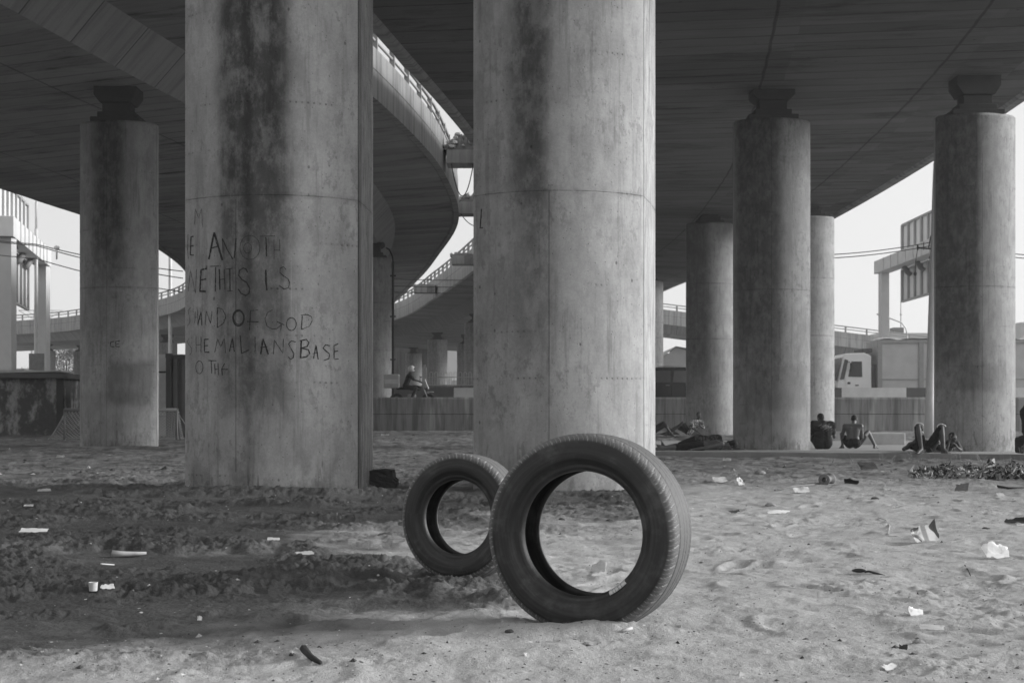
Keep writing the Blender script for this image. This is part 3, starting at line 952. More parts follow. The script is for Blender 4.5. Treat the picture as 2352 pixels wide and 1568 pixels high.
# paper label on the bead of the larger tyre
def bead_label():
    Rr, w = 0.2035, 0.232 / 2
    vs_, fs_, uv = [], [], []
    a0, a1, n = R(-62), R(-44), 14
    for i in range(n + 1):
        t = a0 + (a1 - a0) * i / n
        for (ax, rr) in ((-.66 * w - .001, Rr + .0015), (-.775 * w - .0025, Rr + .0085), (-.81 * w - .001, Rr + .0175)):
            vs_.append((rr * math.cos(t), ax, rr * math.sin(t)))
    for i in range(n):
        for j in range(2):
            fs_.append((i * 3 + j, i * 3 + j + 1, (i + 1) * 3 + j + 1, (i + 1) * 3 + j))
            uv += [(i / n, j / 2), (i / n, (j + 1) / 2), ((i + 1) / n, (j + 1) / 2), ((i + 1) / n, j / 2)]
    n_ = NT("paper label")
    U, V, _ = n_.sep(n_.uv())
    bars = n_.math('GREATER_THAN', n_.noise(n_.scale(n_.uv(), (16, 0.01, 1)), 1.0, 2, 0.5), 0.53)
    inn = n_.mul(n_.mul(n_.sm(.16, .18, U), n_.sm(.80, .78, U)), n_.sm(.12, .2, V))
    val = n_.mix(n_.mul(bars, inn), 0.55, 0.16)
    mt = n_.done(val, 0.6, 0.4)
    o = mesh_obj("paper_label", vs_, fs_, mt, tyre_big, uv, True)
    so = o.modifiers.new("thickness", 'SOLIDIFY'); so.thickness = 0.0006; so.offset = 1
bead_label()

# ------------------------------------------------------------------ writing on the piers
def charcoal_mat():
    n = NT("charcoal writing")
    o = n.obj()
    k = n.noise(n.scale(o, (60, 60, 22)), 1.0, 4, 0.7)
    n.done(0.035, 0.95, 0.1)
    tr = n.n("ShaderNodeBsdfTransparent")
    mx = n.n("ShaderNodeMixShader")
    n.put(mx.inputs[0], n.sm(0.30, 0.48, k))
    n.t.links.new(tr.outputs[0], mx.inputs[1]); n.t.links.new(n.b.outputs[0], mx.inputs[2])
    n.t.links.new(mx.outputs[0], n.out.inputs[0])
    return n.m
M_char = charcoal_mat()

def write_on(pier, Xc, Dc, c, sag, strokes, tf, name="graffiti_lettering"):
    Rr = (c * c + sag * sag) / (2 * sag)
    c0 = math.sqrt(Rr * Rr - c * c)
    rnd = random.Random(5)
    mb = MB()
    def surf(x, y):
        Ds = Dc - sag
        for _ in range(8):
            lx = (x - CX) * Ds / F - Xc
            lx = max(-c * .995, min(c * .995, lx))
            ly = -(math.sqrt(max(Rr * Rr - lx * lx, 0)) - c0)
            Ds = Dc + ly
        return lx, ly, H + (HY - y) * Ds / F
    for th, pts in strokes:
        P = [tf(*p) for p in pts]
        Q = []
        for a, b in zip(P[:-1], P[1:]):
            m = max(2, int(math.hypot(b[0] - a[0], b[1] - a[1]) / 4))
            for k in range(m): Q.append((a[0] + (b[0] - a[0]) * k / m, a[1] + (b[1] - a[1]) * k / m))
        Q.append(P[-1])
        S = [surf(x + rnd.uniform(-.25, .25), y) for x, y in Q]
        vs_, fs_ = [], []
        for i, (lx, ly, z) in enumerate(S):
            a = S[max(i - 1, 0)]; b = S[min(i + 1, len(S) - 1)]
            dx, dz = b[0] - a[0], b[2] - a[2]
            L = math.hypot(dx, dz) or 1
            w = th * 0.5 * rnd.uniform(.75, 1.15)
            nx, nz = -dz / L * w, dx / L * w
            nn = Vector((lx, ly - c0 * 0 - 0, 0)); rad = Vector((lx, ly - (c0), 0)); rad = Vector((lx / Rr, -(math.sqrt(max(Rr * Rr - lx * lx, 0))) / Rr, 0))
            for s in (-1, 1):
                x2 = max(-c * .995, min(c * .995, lx + s * nx))
                y2 = -(math.sqrt(max(Rr * Rr - x2 * x2, 0)) - c0)
                vs_.append(Vector((x2, y2, z + s * nz)) + rad * 0.0025)
        for i in range(len(S) - 1):
            fs_.append((2 * i, 2 * i + 1, 2 * i + 3, 2 * i + 2))
        mb.add(vs_, fs_)
    return mb.build(name, M_char, pier)

def ell(cx, cy, rx, ry, n=22, a0=0, a1=360):
    return [(cx + rx * math.cos(R(a0 + (a1 - a0) * k / n)), cy + ry * math.sin(R(a0 + (a1 - a0) * k / n))) for k in range(n + 1)]
G = [
 (3, [(155, 290), (160, 168), (186, 240), (210, 165), (218, 312)]), (3, [(103, 368), (100, 450), (104, 560)]),
 (8, [(147, 383), (127, 387), (124, 455), (121, 528), (148, 530)]), (7, [(126, 458), (148, 458)]),
 (12, [(266, 562), (308, 352)]), (12, [(308, 352), (372, 570)]), (7, [(288, 475), (336, 460)]),
 (5, [(378, 510), (372, 400)]), (6, [(372, 400), (412, 490), (455, 562)]), (8, [(466, 555), (478, 398)]),
 (3, ell(588, 470, 78, 95)), (3, ell(570, 475, 32, 40)),
 (4, [(665, 383), (782, 380)]), (8, [(712, 390), (716, 460), (718, 540)]),
 (3, [(775, 410), (778, 560)]), (3, [(820, 408), (822, 500)]), (3, [(775, 490), (822, 492)]),
 (3, [(105, 812), (122, 645), (162, 830), (170, 640)]),
 (11, [(250, 636), (206, 644), (196, 812), (244, 815)]), (9, [(200, 726), (246, 716)]),
 (5, [(275, 618), (360, 615)]), (7, [(320, 622), (316, 815)]),
 (9, [(348, 640), (352, 800)]), (5, [(350, 722), (392, 716)]), (5, [(386, 640), (392, 800)]),
 (8, [(430, 640), (432, 810)]), (4, [(398, 640), (452, 634)]), (4, [(410, 812), (452, 810)]),
 (8, [(570, 668), (558, 640), (535, 630), (505, 650), (500, 690), (525, 722), (562, 745), (588, 790), (580, 830), (555, 846), (520, 830), (495, 795)]),
 (11, [(712, 645), (714, 740), (720, 806)]),
 (5, [(872, 645), (850, 620), (824, 634), (822, 668), (850, 692), (885, 715), (898, 745), (890, 785), (855, 797), (815, 765)]),
 (3, [(125, 940), (102, 965), (112, 1005), (120, 1050), (100, 1085)]), (3, [(160, 970), (156, 1062)]), (4, [(180, 960), (176, 1065)]), (3, [(158, 1020), (178, 1015)]),
 (6, [(180, 1076), (205, 970), (212, 1082)]), (4, [(190, 1032), (212, 1026)]),
 (4, [(238, 1075), (246, 965), (280, 1066), (290, 970)]),
 (5, [(333, 940), (332, 1098)]), (4, [(333, 940), (375, 955), (400, 1008), (382, 1062), (332, 1098)]),
 (9, ell(498, 1022, 44, 62)), (5, ell(500, 1020, 38, 52)),
 (6, [(592, 965), (585, 1120)]), (4, [(592, 965), (652, 960)]), (6, [(565, 1050), (655, 1052)]),
 (4, [(765, 958), (725, 980), (706, 1030), (720, 1085), (760, 1108), (800, 1105), (835, 1075)]), (6, [(798, 1050), (856, 1076)]), (4, [(834, 1075), (828, 1126)]),
 (5, ell(912, 1070, 38, 50)), (5, [(997, 1005), (992, 1110)]), (4, [(985, 1000), (1040, 996), (1070, 1012), (1078, 1040), (1055, 1085), (990, 1112)]),
 (3, [(112, 1182), (95, 1210), (128, 1255), (132, 1290), (116, 1312)]), (3, [(165, 1165), (168, 1290)]), (4, [(205, 1170), (205, 1290)]), (3, [(165, 1235), (205, 1230)]),
 (7, [(264, 1188), (230, 1190), (232, 1290), (270, 1290)]), (5, [(230, 1240), (260, 1238)]),
 (4, [(312, 1292), (335, 1185), (358, 1250), (388, 1180), (396, 1296)]),
 (7, [(428, 1286), (450, 1180), (466, 1286)]), (4, [(434, 1252), (464, 1246)]),
 (7, [(512, 1160), (522, 1300), (582, 1272)]), (5, [(628, 1170), (630, 1300)]),
 (10, [(672, 1306), (690, 1185)]), (9, [(690, 1185), (732, 1306)]), (6, [(670, 1252), (724, 1248)]),
 (4, [(772, 1306), (778, 1195), (845, 1298), (850, 1185)]),
 (5, [(945, 1210), (912, 1200), (890, 1225), (908, 1262), (932, 1300), (926, 1335), (905, 1346), (888, 1325)]),
 (9, [(990, 1200), (985, 1330)]), (7, [(978, 1200), (1030, 1190), (1050, 1215), (1035, 1245), (990, 1258), (1045, 1270), (1056, 1300), (1030, 1326), (980, 1334)]),
 (6, [(1085, 1342), (1105, 1235), (1122, 1346)]), (5, [(1080, 1302), (1120, 1292)]),
 (6, [(1215, 1240), (1180, 1232), (1160, 1258), (1185, 1282), (1212, 1305), (1205, 1340), (1165, 1355)]),
 (6, [(1280, 1222), (1245, 1240), (1248, 1346), (1282, 1342)]), (6, [(1245, 1286), (1278, 1280)]),
 (4, ell(192, 1408, 28, 50)), (5, [(262, 1355), (326, 1357)]), (5, [(285, 1357), (288, 1456)]),
 (5, [(312, 1380), (315, 1462)]), (5, [(338, 1375), (341, 1470)]), (4, [(312, 1426), (341, 1420)]), (6, [(390, 1378), (366, 1420), (372, 1470)]), (5, [(368, 1422), (416, 1425)]),
]
write_on(p1, (623.5 - CX) * KF / F, KF, 0.813, 0.34, [(t / 3.413 / 245 * 1.3, p) for t, p in G], lambda x, y: ((700 + x / 1.96) / 1.7415, (750 + y / 1.96) / 1.7415))
write_on(p2, (1283 - CX) * KF / F, KF, 0.802, 0.34, [(.012, [(1106, 480), (1105, 500), (1103, 524), (1110, 523)])], lambda x, y: (x, y))
write_on(p3, (270.5 - CX) * KL / F, KL, 0.853, 0.34, [(.022, [(262, 790), (254, 792), (253, 801), (262, 803)]), (.022, [(275, 789), (266, 790), (266, 802), (275, 802)]), (.018, [(266, 796), (273, 796)])], lambda x, y: (x, y), "lettering")

# ------------------------------------------------------------------ slab, road, walls
def uvbox(name, x0, x1, y0, y1, z0, z1, mat, parent=None):
    """box with metre UVs on its sides"""
    v = [(x0, y0, z0), (x1, y0, z0), (x1, y1, z0), (x0, y1, z0), (x0, y0, z1), (x1, y0, z1), (x1, y1, z1), (x0, y1, z1)]
    f = [(0, 1, 5, 4), (1, 2, 6, 5), (2, 3, 7, 6), (3, 0, 4, 7), (4, 5, 6, 7), (3, 2, 1, 0)]
    w, d, h = x1 - x0, y1 - y0, z1 - z0
    uv = []
    for a in (w, d, w, d): uv += [(0, 0), (a, 0), (a, h), (0, h)]
    uv += [(0, h), (w, h), (w, h + d), (0, h + d)] * 2
    return mesh_obj(name, v, f, mat, parent, uv)

slab = MB()
def slab_edge():
    P = []
    rnd = random.Random(4)
    n = 60
    for k in range(n + 1):
        X = 0.8 + 17 * k / n
        D = 31.7 - (X - .8) * 0.395 + rnd.uniform(-.05, .05)
        P.append((X, D))
    return P
E = slab_edge()
slab.prism(E + [(17.8, 46), (0.8, 46)], -0.42, 0.0)
ps = slab.build("pavement_slab", plain("old pavement concrete", 0.30, 0.95, 0.35, 2.2, 0.15, bump=0.4))
tag(ps, kind='structure')

M_wall = panel_mat("barrier wall concrete", 0.30, 0.5, line_v=0.75, bleach=0.5)
w = empty("barrier_wall", (0, 56, 0), 0, "long stained concrete parapet wall running behind all the piers", "wall")
vs_, fs_, uv = [], [], []
prof = [(0.06, -.1), (.06, .22), (0.0, .24), (0, .88), (0.012, .90), (0, .92), (0.0, 1.50), (0.03, 1.57), (.28, 1.57), (.28, .9)]
xs = np.arange(-34, 34.1, 2.0)
for x in xs:
    for (d, z) in prof: vs_.append((x, d, z))
npf = len(prof)
for i in range(len(xs) - 1):
    for j in range(npf - 1):
        fs_.append((i * npf + j, (i + 1) * npf + j, (i + 1) * npf + j + 1, i * npf + j + 1))
        a, b = (float(xs[i]), prof[j][1] - .15), (float(xs[i + 1]), prof[j + 1][1] - .15)
        uv += [(a[0], a[1]), (b[0], a[1]), (b[0], b[1]), (a[0], b[1])]
mesh_obj("wall_face", vs_, fs_, M_wall, w, uv)
rd = MB(); rd.box((0, 66, .95), (260, 19.4, .4)); 
tag(rd.build("road", plain("worn asphalt", 0.07, 0.9, 0.3, 3, 0.2)), kind='structure')

def median_mat():
    n = NT("painted median blocks")
    uv0 = n.uv(); U, V, _ = n.sep(uv0)
    st = n.math('GREATER_THAN', n.math('MODULO', n.add(U, 300.0 + 1.70), 6.0), 3.0)
    k = n.noise(n.scale(uv0, (2, 1.2, 1)), 1.0, 5, 0.65)
    val = n.mul(n.mix(st, 0.13, 0.75), n.mix(k, .75, 1.2))
    n.bump(k, 0.3, 0.02)
    return n.done(val, 0.85, 0.25)
md = MB()
mo = uvbox("median_barrier", -40, 40, 66, 66.5, 1.1, 2.17, median_mat())
tag(mo, "low median barrier painted in alternating white and dark blocks behind the wall", "barrier")
ew = uvbox("edge_wall", -40, 40, 76.0, 76.35, 1.0, 2.50, panel_mat("edge wall", 0.20, 0.4))
tag(ew, "dark low road edge wall below the hooped fence", "wall")
for (x0, x1) in [(-5.2, -4.75), (-1.2, -.7)]:
    pass
# hooped fence
hf = empty("hooped_fence", px(975, 884, 76), 0, "pale hooped railing fence standing on the road edge wall", "fence")
MB().box((0, 0.1, .45), (.22, .22, 1.0), bev=.02).box((0, .1, 1.0), (.12, .12, .16)).build("fence_post", plain("pale fence paint", .45, .6), hf)
fm = MB()
for i in range(20):
    x = .35 + i * .26
    pts = [(x - .075, .1, -.12), (x - .075, .1, .62)] + [(x - .075 * math.cos(R(a)), .1, .62 + .075 * math.sin(R(a))) for a in (30, 60, 90, 120, 150)] + [(x + .075, .1, .62), (x + .075, .1, -.12)]
    fm.tube(pts, .016, 5)
fm.tube([(.1, .1, .42), (5.5, .1, .42)], .02, 5); fm.tube([(.1, .1, .0), (5.5, .1, .0)], .02, 5)
fm.build("hoop_panel", plain("fence steel", .40, .6), hf)

# ------------------------------------------------------------------ links and rubble between the decks
M_rub = plain("rubble", 0.42, 0.95, 0.6, 9, 0.1, bump=0.8)
def rubble(root, x0, x1, y0, y1, z, hgt, n, seed):
    rnd = random.Random(seed)
    hv, hf_ = [], []
    nx, ny = 18, 8
    for i in range(nx + 1):
        for j in range(ny + 1):
            u, v = i / nx, j / ny
            k = math.sin(math.pi * u) ** .5 * math.sin(math.pi * v) ** .5
            hv.append((x0 + (x1 - x0) * u, y0 + (y1 - y0) * v, z + k * hgt * (.6 + .5 * rnd.random())))
    for i in range(nx):
        for j in range(ny):
            a = i * (ny + 1) + j
            hf_.append((a, a + ny + 1, a + ny + 2, a + 1))
    mesh_obj("soil_heap", hv, hf_, plain("heap soil", .16, .95, .5, 12, .1), root)
    for k in range(n):
        bm = bmesh.new()
        bmesh.ops.create_icosphere(bm, subdivisions=1, radius=1)
        s = rnd.uniform(.04, .13)
        for v in bm.verts: v.co = Vector((v.co.x * s * rnd.uniform(.6, 1.3), v.co.y * s * rnd.uniform(.6, 1.3), v.co.z * s * rnd.uniform(.5, 1.0)))
        u = rnd.random(); vv = rnd.random() * .6
        p = Vector((x0 + (x1 - x0) * u, y0 + (y1 - y0) * vv, z + hgt * math.sin(math.pi * u) ** .5 * math.sin(math.pi * vv + .05) ** .5 * rnd.uniform(.6, 1.0) + .03))
        bm.verts.index_update()
        mesh_obj("rubble_stone", [v.co + p for v in bm.verts], [[v.index for v in f.verts] for f in bm.faces], M_rub, root)
        bm.free()
for (xa, xb, D_, z0, z1, hh, nn, lab) in [(-2.12, -1.0, 46.6, 9.0, 9.43, .62, 26, "topmost concrete link beam with a big rubble heap between the decks"),
                                 (-2.2, -.48, 57.5, 8.95, 9.42, .45, 18, "second link beam with a smaller rubble heap just below the topmost"),
                                 (-3.2, -2.0, 76, 8.95, 9.4, .2, 6, "third link beam between the two curving decks"),
                                 (-6.4, -5.0, 93, 8.95, 9.4, .15, 4, "lowest link beam between the two curving decks")]:
    b = empty("link_beam", (0, D_, 0), 0, lab, "link beam", "beams linking the two decks")
    uvbox("beam", xa, xb, -.5, .5, z0, z1, panel_mat("beam concrete", .38, .3), b)
    rubble(b, xa - .1, xb + .1, -.5, .5, z1, hh, nn, int(D_))
    if hh > .3:
        c = MB()
        pts = [(xa + .15 + (xb - xa - .4) * t, -.45, z0 - .02 - (1.05 if hh > .5 else .5) * (1 - (2 * t - 1) ** 2)) for t in np.linspace(0, 1, 14)]
        c.tube(pts, .018, 5); c.build("hanging_cable", plain("black cable", .02, .6), b)
    else:
        MB().box((xb - .35, -.6, z0 + .2), (.35, .2, .45)).build("junction_box", plain("grey box", .2, .6), b)
# drain pipe on the pier behind
dp = MB(); dp.tube([(0, 0, .3), (0, 0, 7.2), (.0, 0.0, 7.3)], .055, 10)
dp.tube([(0, 0, 7.3), (-.02, .0, 7.5), (-.15, .1, 7.8), (-.3, .3, 7.9)], .03, 8)
for z in (1.5, 3.2, 5.0, 6.7): dp.box((0, .05, z), (.24, .14, .06))
o = dp.build("drain_pipe", plain("black drain pipe", .03, .5), None, px(902.5, 964, 59.5) * 1); o.location.z = 0
tag(o, "black drain pipe running down the pier right of the graffiti pier", "pipe")

# ------------------------------------------------------------------ gantries, lamps, wires
M_conc = plain("gantry concrete", .52, .85, .2, 1.5, .2)
M_steel = plain("grey sign steel", .28, .55, .3, 1.0, .4)
M_panel = plain("sign back", .65, .6, .2, 1.0, .3)
def gantry(pA, pB, zg, zt, wA, label, panels, beam_h=.75, side=1):
    """posts at plan points pA, pB; beam between them; sign panels hang on the far side, seen from behind"""
    a, b = Vector((pA[0], pA[1], 0)), Vector((pB[0], pB[1], 0))
    root = empty("sign_gantry", (a.x, a.y, 0), 0, label, "sign gantry", "road sign gantries")
    d = (b - a); L = d.length; d.normalize()
    ang = math.atan2(d.y, d.x)
    Mx = Matrix.Rotation(ang, 4, 'Z')
    for t in (0, L):
        MB().prism([(-wA / 2, -.35), (wA / 2, -.35), (wA / 2, .35), (-wA / 2, .35)], zg, zt - beam_h).build("gantry_post", M_conc, root, loc=d * t)
    bm_ = MB().box((L / 2, 0, zt - beam_h / 2), (L + 1.4, .8, beam_h), bev=.03, M=Mx)
    for k in range(1, 9): bm_.box((L * k / 9, -.42, zt - beam_h / 2), (.05, .05, beam_h), M=Mx)
    bm_.build("gantry_beam", M_conc, root)
    for (t0, t1, z0, z1) in panels:
        pm = MB().box(((t0 + t1) / 2, side * .62, (z0 + z1) / 2), (t1 - t0, .05, z1 - z0), M=Mx)
        sp = pm.build("sign_panel", M_panel, root)
        fr = MB()
        for k in range(8):
            t = t0 + (t1 - t0) * k / 7
            fr.box((t, side * .54, (z0 + z1) / 2), (.16 if k % 3 else .24, .12, z1 - z0), M=Mx)
        for z in (z0, z1): fr.box(((t0 + t1) / 2, side * .55, z), (t1 - t0, .12, .12), M=Mx)
        fr.build("panel_rib", M_steel, root)
        for k in (1, 3, 5):
            br = MB()
            t = t0 + (t1 - t0) * (k + .5) / 7
            br.tube([Mx @ Vector((t, side * .1, zt - beam_h)), Mx @ Vector((t, side * .3, zt - beam_h - .35)), Mx @ Vector((t, side * .5, zt - beam_h - .5))], .14, 6)
            br.build("bracket", M_steel, root)
    return root
def plan(x, D): return ((x - CX) * D / F, D)
gantry(plan(16, 66), plan(97, 78), .6, 10.05, .64, "left road sign gantry seen from behind under the left deck", [(1.0, 10.6, 10.1, 12.2), (1.6, 10.8, 6.6, 9.1)], .95, 1)
gantry(plan(2030, 84), plan(2195, 71), .6, 10.1, .46, "right road sign gantry seen from behind beside the lamp pole", [(1.9, 10.5, 10.1, 11.9), (1.9, 10.5, 7.5, 9.35)], .75, 1)

M_pole = plain("galvanised pole", .52, .55, .2, 3, .4, 0.2)
def lamp_pole(x, yb, D, zb, zt, r0, r1, label, lean=0.0, arm=None, head=True):
    p = px(x, yb, D); p.z = zb
    root = empty("street_lamp", p, 0, label, "street lamp")
    pts = [(lean * t, 0, (zt - zb) * t) for t in np.linspace(0, 1, 8)]
    MB().tube(pts, [r0 + (r1 - r0) * t for t in np.linspace(0, 1, 8)], 14).build("pole", M_pole, root)
    if arm:
        a0 = Vector((lean, 0, zt - zb))
        pts = [a0 + Vector(q) for q in arm]
        MB().tube(pts, r1 * .75, 8).build("lamp_arm", M_pole, root)
        if head:
            e = pts[-1]; dd = (pts[-1] - pts[-2]).normalized()
            MB().ball(e + dd * .3, (.42, .16, .09), 2, Matrix.Rotation(-math.asin(dd.z) if dd.x > 0 else math.asin(dd.z), 4, 'Y')).build("lamp_head", M_steel, root)
    return root
lp = lamp_pole(2134, 985, 45, .1, 8.8, .155, .085, "tall tapering grey pole rising beside the rightmost pier", .22)
ar = MB().tube([(-.38, 0, 6.02), (.14, 0, 5.98)], .03, 6).tube([(-.36, 0, 5.95), (-.36, 0, 6.12)], .03, 5).tube([(-.17, 0, 5.95), (-.17, 0, 6.2)], .015, 5)
ar.tube([(-.02, 0, 6.0), (.05, 0, 6.35), (.14, 0, 6.6)], .018, 5).tube([(-.36, 0, 6.0), (-.42, .0, 5.6), (-.44, 0, 5.25)], .012, 5).ball((-.44, 0, 5.2), (.06, .06, .08), 1)
ar.build("cross_arm", plain("dark bracket", .06, .6), lp)
lamp_pole(83, 850, 74, .8, 10.6, .11, .09, "curved street lamp between the two left gantry posts", 0, [(0, 0, 0), (0, 0, 1.3), (.12, 0, 1.9), (.35, 0, 2.4), (.8, 0, 2.8)])
lamp_pole(391, 780, 110, 3.0, 14.2, .16, .13, "street lamp post seen between the left pier and the graffiti pier", 0, [(0, 0, 0), (0, 0, 1.2)], False)
lamp_pole(2084, 790, 100, .8, 6.6, .07, .06, "thin curved street lamp right of the right gantry post", 0, [(0, 0, 0), (-.1, 0, .5), (-.4, 0, .9), (-.9, 0, 1.1), (-1.5, 0, 1.3)])
lamp_pole(1028, 400, 62, 9.3, 12.5, .1, .09, "short lamp post above the rubble heap between the decks", 0, [(0, 0, 0), (.3, 0, .1), (.6, 0, .3)], False)

def wire(pts, r, label, mat, sag=.15, group="overhead wires"):
    mb = MB()
    for a, b in pts:
        a, b = Vector(a), Vector(b)
        q = [a.lerp(b, t) + Vector((0, 0, -sag * 4 * t * (1 - t))) for t in np.linspace(0, 1, 18)]
        mb.tube(q, r, 5)
    return tag(mb.build("overhead_wire", mat), label, "wire", group)
M_wire = plain("wire", .12, .6)
for k, (ya, yb_, lab) in enumerate([(545, 608, "upper overhead wire crossing the left gantry"), (548, 616, "middle overhead wire crossing the left gantry"), (578, 640, "lowest overhead wire crossing the left gantry")]):
    wire([(px(-300, ya - 40, 62), px(83, ya + 16, 62)), (px(83, ya + 16, 62), px(420, yb_ + 15 + 8 * k, 62))], .022, lab, M_wire, .12)
MB_cl = MB().ball((0, 0, 0), (.14, .1, .12), 1).tube([(0, 0, -.5), (0, 0, .0)], .04, 5)
o = MB_cl.build("wire_clamp", plain("porcelain clamp", .85, .4), None, px(130, 569, 61.9)); tag(o, "pale wire clamp hanging on the left overhead wires", "wire clamp")
for k, (ya, yb_, lab) in enumerate([(582, 560, "upper overhead wire left of the right gantry"), (590, 568, "lower overhead wire left of the right gantry")]):
    wire([(px(1880, ya + 4, 58), px(2150, yb_ - 6, 58)), (px(2150, yb_ - 6, 58), px(2420, yb_ + 30, 58))], .02, lab, M_wire, .1)
for y0_, lab in [(640, "highest of the three wires under the curving decks"), (656, "middle one of the three wires under the curving decks"), (670, "lowest of the three wires under the curving decks")]:
    wire([(px(840, y0_ - 2, 66), px(1130, y0_ + 3, 66))], .018, lab, M_wire, .05)

# ------------------------------------------------------------------ hut, goal, container, cabin on the left
def mould_mat():
    n = NT("mouldy render")
    o = n.obj()
    b = n.sm(0.48, 0.62, n.noise(n.scale(o, (1.6, 1.6, 1.0)), 1.0, 7, 0.72))
    f = n.noise(o, 7, 4, .7)
    zz = n.sep(o)[2]
    val = n.mix(b, n.mul(n.mix(f, .6, 1.4), .09), .34)
    val = n.mix(n.sm(.5, .1, n.add(zz, n.mul(f, .4))), val, .26)
    n.bump(f, .4, .02)
    return n.done(val, .92, .15)
hut = empty("concrete_hut", (0, 47, 0), 0, "low dark mouldy concrete hut at the left edge", "hut")
MB().box((-18.4, 1.6, 1.0), (6.8, 3.2, 2.1)).build("hut_wall", mould_mat(), hut)
MB().box((-18.3, 1.5, 2.13), (7.2, 3.7, .17), bev=.02).build("roof_slab", plain("hut roof", .11, .9, .4, 3), hut)
MB().box((-14.92, -.03, 1.0), (.22, .12, 2.08)).build("corner_post", plain("hut post", .06, .9, .3, 3), hut)
sh = MB()
for (x, z, ry) in [(-18.6, 2.30, 2), (-17.2, 2.29, -1.5), (-16.0, 2.27, -1)]:
    sh.box((0, 0, 0), (2.2, 1.4, .05), M=Matrix.Translation((x, .6, z)) @ Matrix.Rotation(R(ry), 4, 'Y'))
o = sh.build("roof_sheets", plain("pale loose sheets", .5, .7, .2), None, (0, 47, 0)); tag(o, "pale loose sheets lying on the hut roof", "roofing sheets")

gb = px(148, 940, 40)
goal = empty("football_goal", (gb.x, 40, .08), 0, "small football goal with a torn net in front of the mouldy hut", "goal")
M_goal = plain("goal tube", .15, .6)
W_ = (406 - 148) / 81.7
MB().tube([(0, 0, .88), (W_, 0, .88)], .05, 8).build("crossbar", M_goal, goal)
MB().tube([(W_, 0, 0), (W_, 0, .9)], .035, 8).build("goal_post", M_goal, goal)
MB().tube([(0, 0, 0), (0, 0, .9)], .03, 8).build("goal_post", M_goal, goal)
MB().tube([(W_ + .05, .2, 0.03), (W_ + .02, 0, .88)], .02, 6).tube([(W_ - .05, .0, .88), (W_ + .45, .5, .0)], .02, 6).build("brace", M_goal, goal)
nm = MB()
def netpt(u, v):
    sag_ = .10 * math.sin(math.pi * u * 2.3) * v
    return Vector((-.75 * v * (1 - u) + W_ * u * (1 - .0 * v), .25 + 0.65 * v, .88 * (1 - v) ** 1.25 + .02 + sag_ * .3))
NU, NV = 34, 12
for i in range(-NV, NU):
    for s in (1, -1):
        pts = []
        for j in range(NV + 1):
            u = (i + (j if s > 0 else NV - j)) / NU
            if 0 <= u <= 1: pts.append(netpt(u, j / NV))
        if len(pts) > 1: nm.tube(pts, .009, 4, sm=False)
nm.build("net", plain("net cord", .45, .9), goal)
nb = MB().tube([netpt(0, t) + Vector((0, -.02, 0)) for t in np.linspace(0, 1, 8)], .02, 5)
nb.build("net_edge", plain("net rope", .4, .9), goal)
o = mesh_obj("tarpaulin_sheet", [(-.9, 0, .06), (.9, 0, .06), (.9, .1, .72), (.55, .12, .76), (-.2, .12, .55), (-.8, .1, .12), (-.9, .5, .06), (.9, .5, .06)], [(0, 1, 2, 3, 4, 5), (1, 7, 2), (0, 5, 6), (5, 4, 6), (4, 3, 7, 6), (3, 2, 7)], plain("dark sheet", .035, .7, .3, 3), None, None, False, px(206, 990, 41.6) + Vector((0, 0, -.28)))
tag(o, "dark leaning sheet behind the goal net", "sheet")

cont = empty("shipping_container", (-10.46, 43, .12), 0, "dark corrugated shipping container behind the graffiti pier", "container")
cm = MB()
cm.box((1.22, 3.0, 1.26), (2.28, 5.8, 2.4))
for k in range(9): cm.xprism([(.22 + k * .26, .12), (.34 + k * .26, .12), (.34 + k * .26, 2.42), (.22 + k * .26, 2.42)], .02, .11)
cm.build("container_wall", plain("container paint", .13, .7, .4, 2, .3), cont)
fm = MB()
for x in (.08, 2.36): fm.box((x, .08, 1.26), (.17, .17, 2.52))
fm.box((1.22, .08, 2.46), (2.3, .15, .13)); fm.box((1.22, .08, .08), (2.3, .15, .15))
for x in (.08, 2.36): fm.box((x, .07, 2.50), (.19, .19, .13))
fm.build("corner_frame", plain("container frame", .07, .7, .4, 4, .3), cont)
cab = empty("louvred_cabin", (-11.9, 46, .15), 0, "narrow pale cabin with louvred shutters beside the container", "cabin")
MB().box((.4, .6, 1.33), (1.7, 1.0, 2.65)).build("cabin_wall", plain("cabin paint", .6, .7, .25, 3), cab)
lm = MB()
for k in range(34): lm.box((0, 0, 0), (1.5, .09, .022), M=Matrix.Translation((.4, .06, .70 + k * .04)) @ Matrix.Rotation(R(38), 4, 'X'))
lm.build("louvre", plain("louvre paint", .75, .6), cab)
lm = MB().box((.4, .085, 1.38), (1.52, .02, 1.45)); lm.build("louvre_backing", plain("louvre dark", .03, .9), cab)

# concrete bits
o = MB().box((0, 0, .15), (1.25, .6, .4), bev=.05).build("concrete_block", plain("pale block", .45, .95, .3, 4, bump=.5), None, (px(2022, 1025, 39).x, 39, -.02))
tag(o, "pale low concrete block behind the shirtless seated person", "concrete block")
bm = bmesh.new(); bmesh.ops.create_cube(bm, size=1); bmesh.ops.subdivide_edges(bm, edges=bm.edges[:], cuts=7, use_grid_fill=True)
rnd = random.Random(8)
for v in bm.verts:
    q = v.co * 9
    v.co += Vector((rnd.uniform(-.02, .02), rnd.uniform(-.02, .02), rnd.uniform(-.02, .02) + .05 * math.sin(q.x * .7)))
    v.co = Vector((v.co.x * .40 - (.03 if v.co.z > 0 else 0), v.co.y * .3, v.co.z * .2 + .08))
bm.verts.index_update()
g_ = gpos(866, 1119)
o = mesh_obj("dark_rock", [v.co for v in bm.verts], [[v.index for v in f.verts] for f in bm.faces], plain("dark slate", .03, .8, .5, 9, .3, bump=.8), None, None, False, g_); bm.free()
tag(o, "squared dark rock lying at the foot of the graffiti pier", "rock")

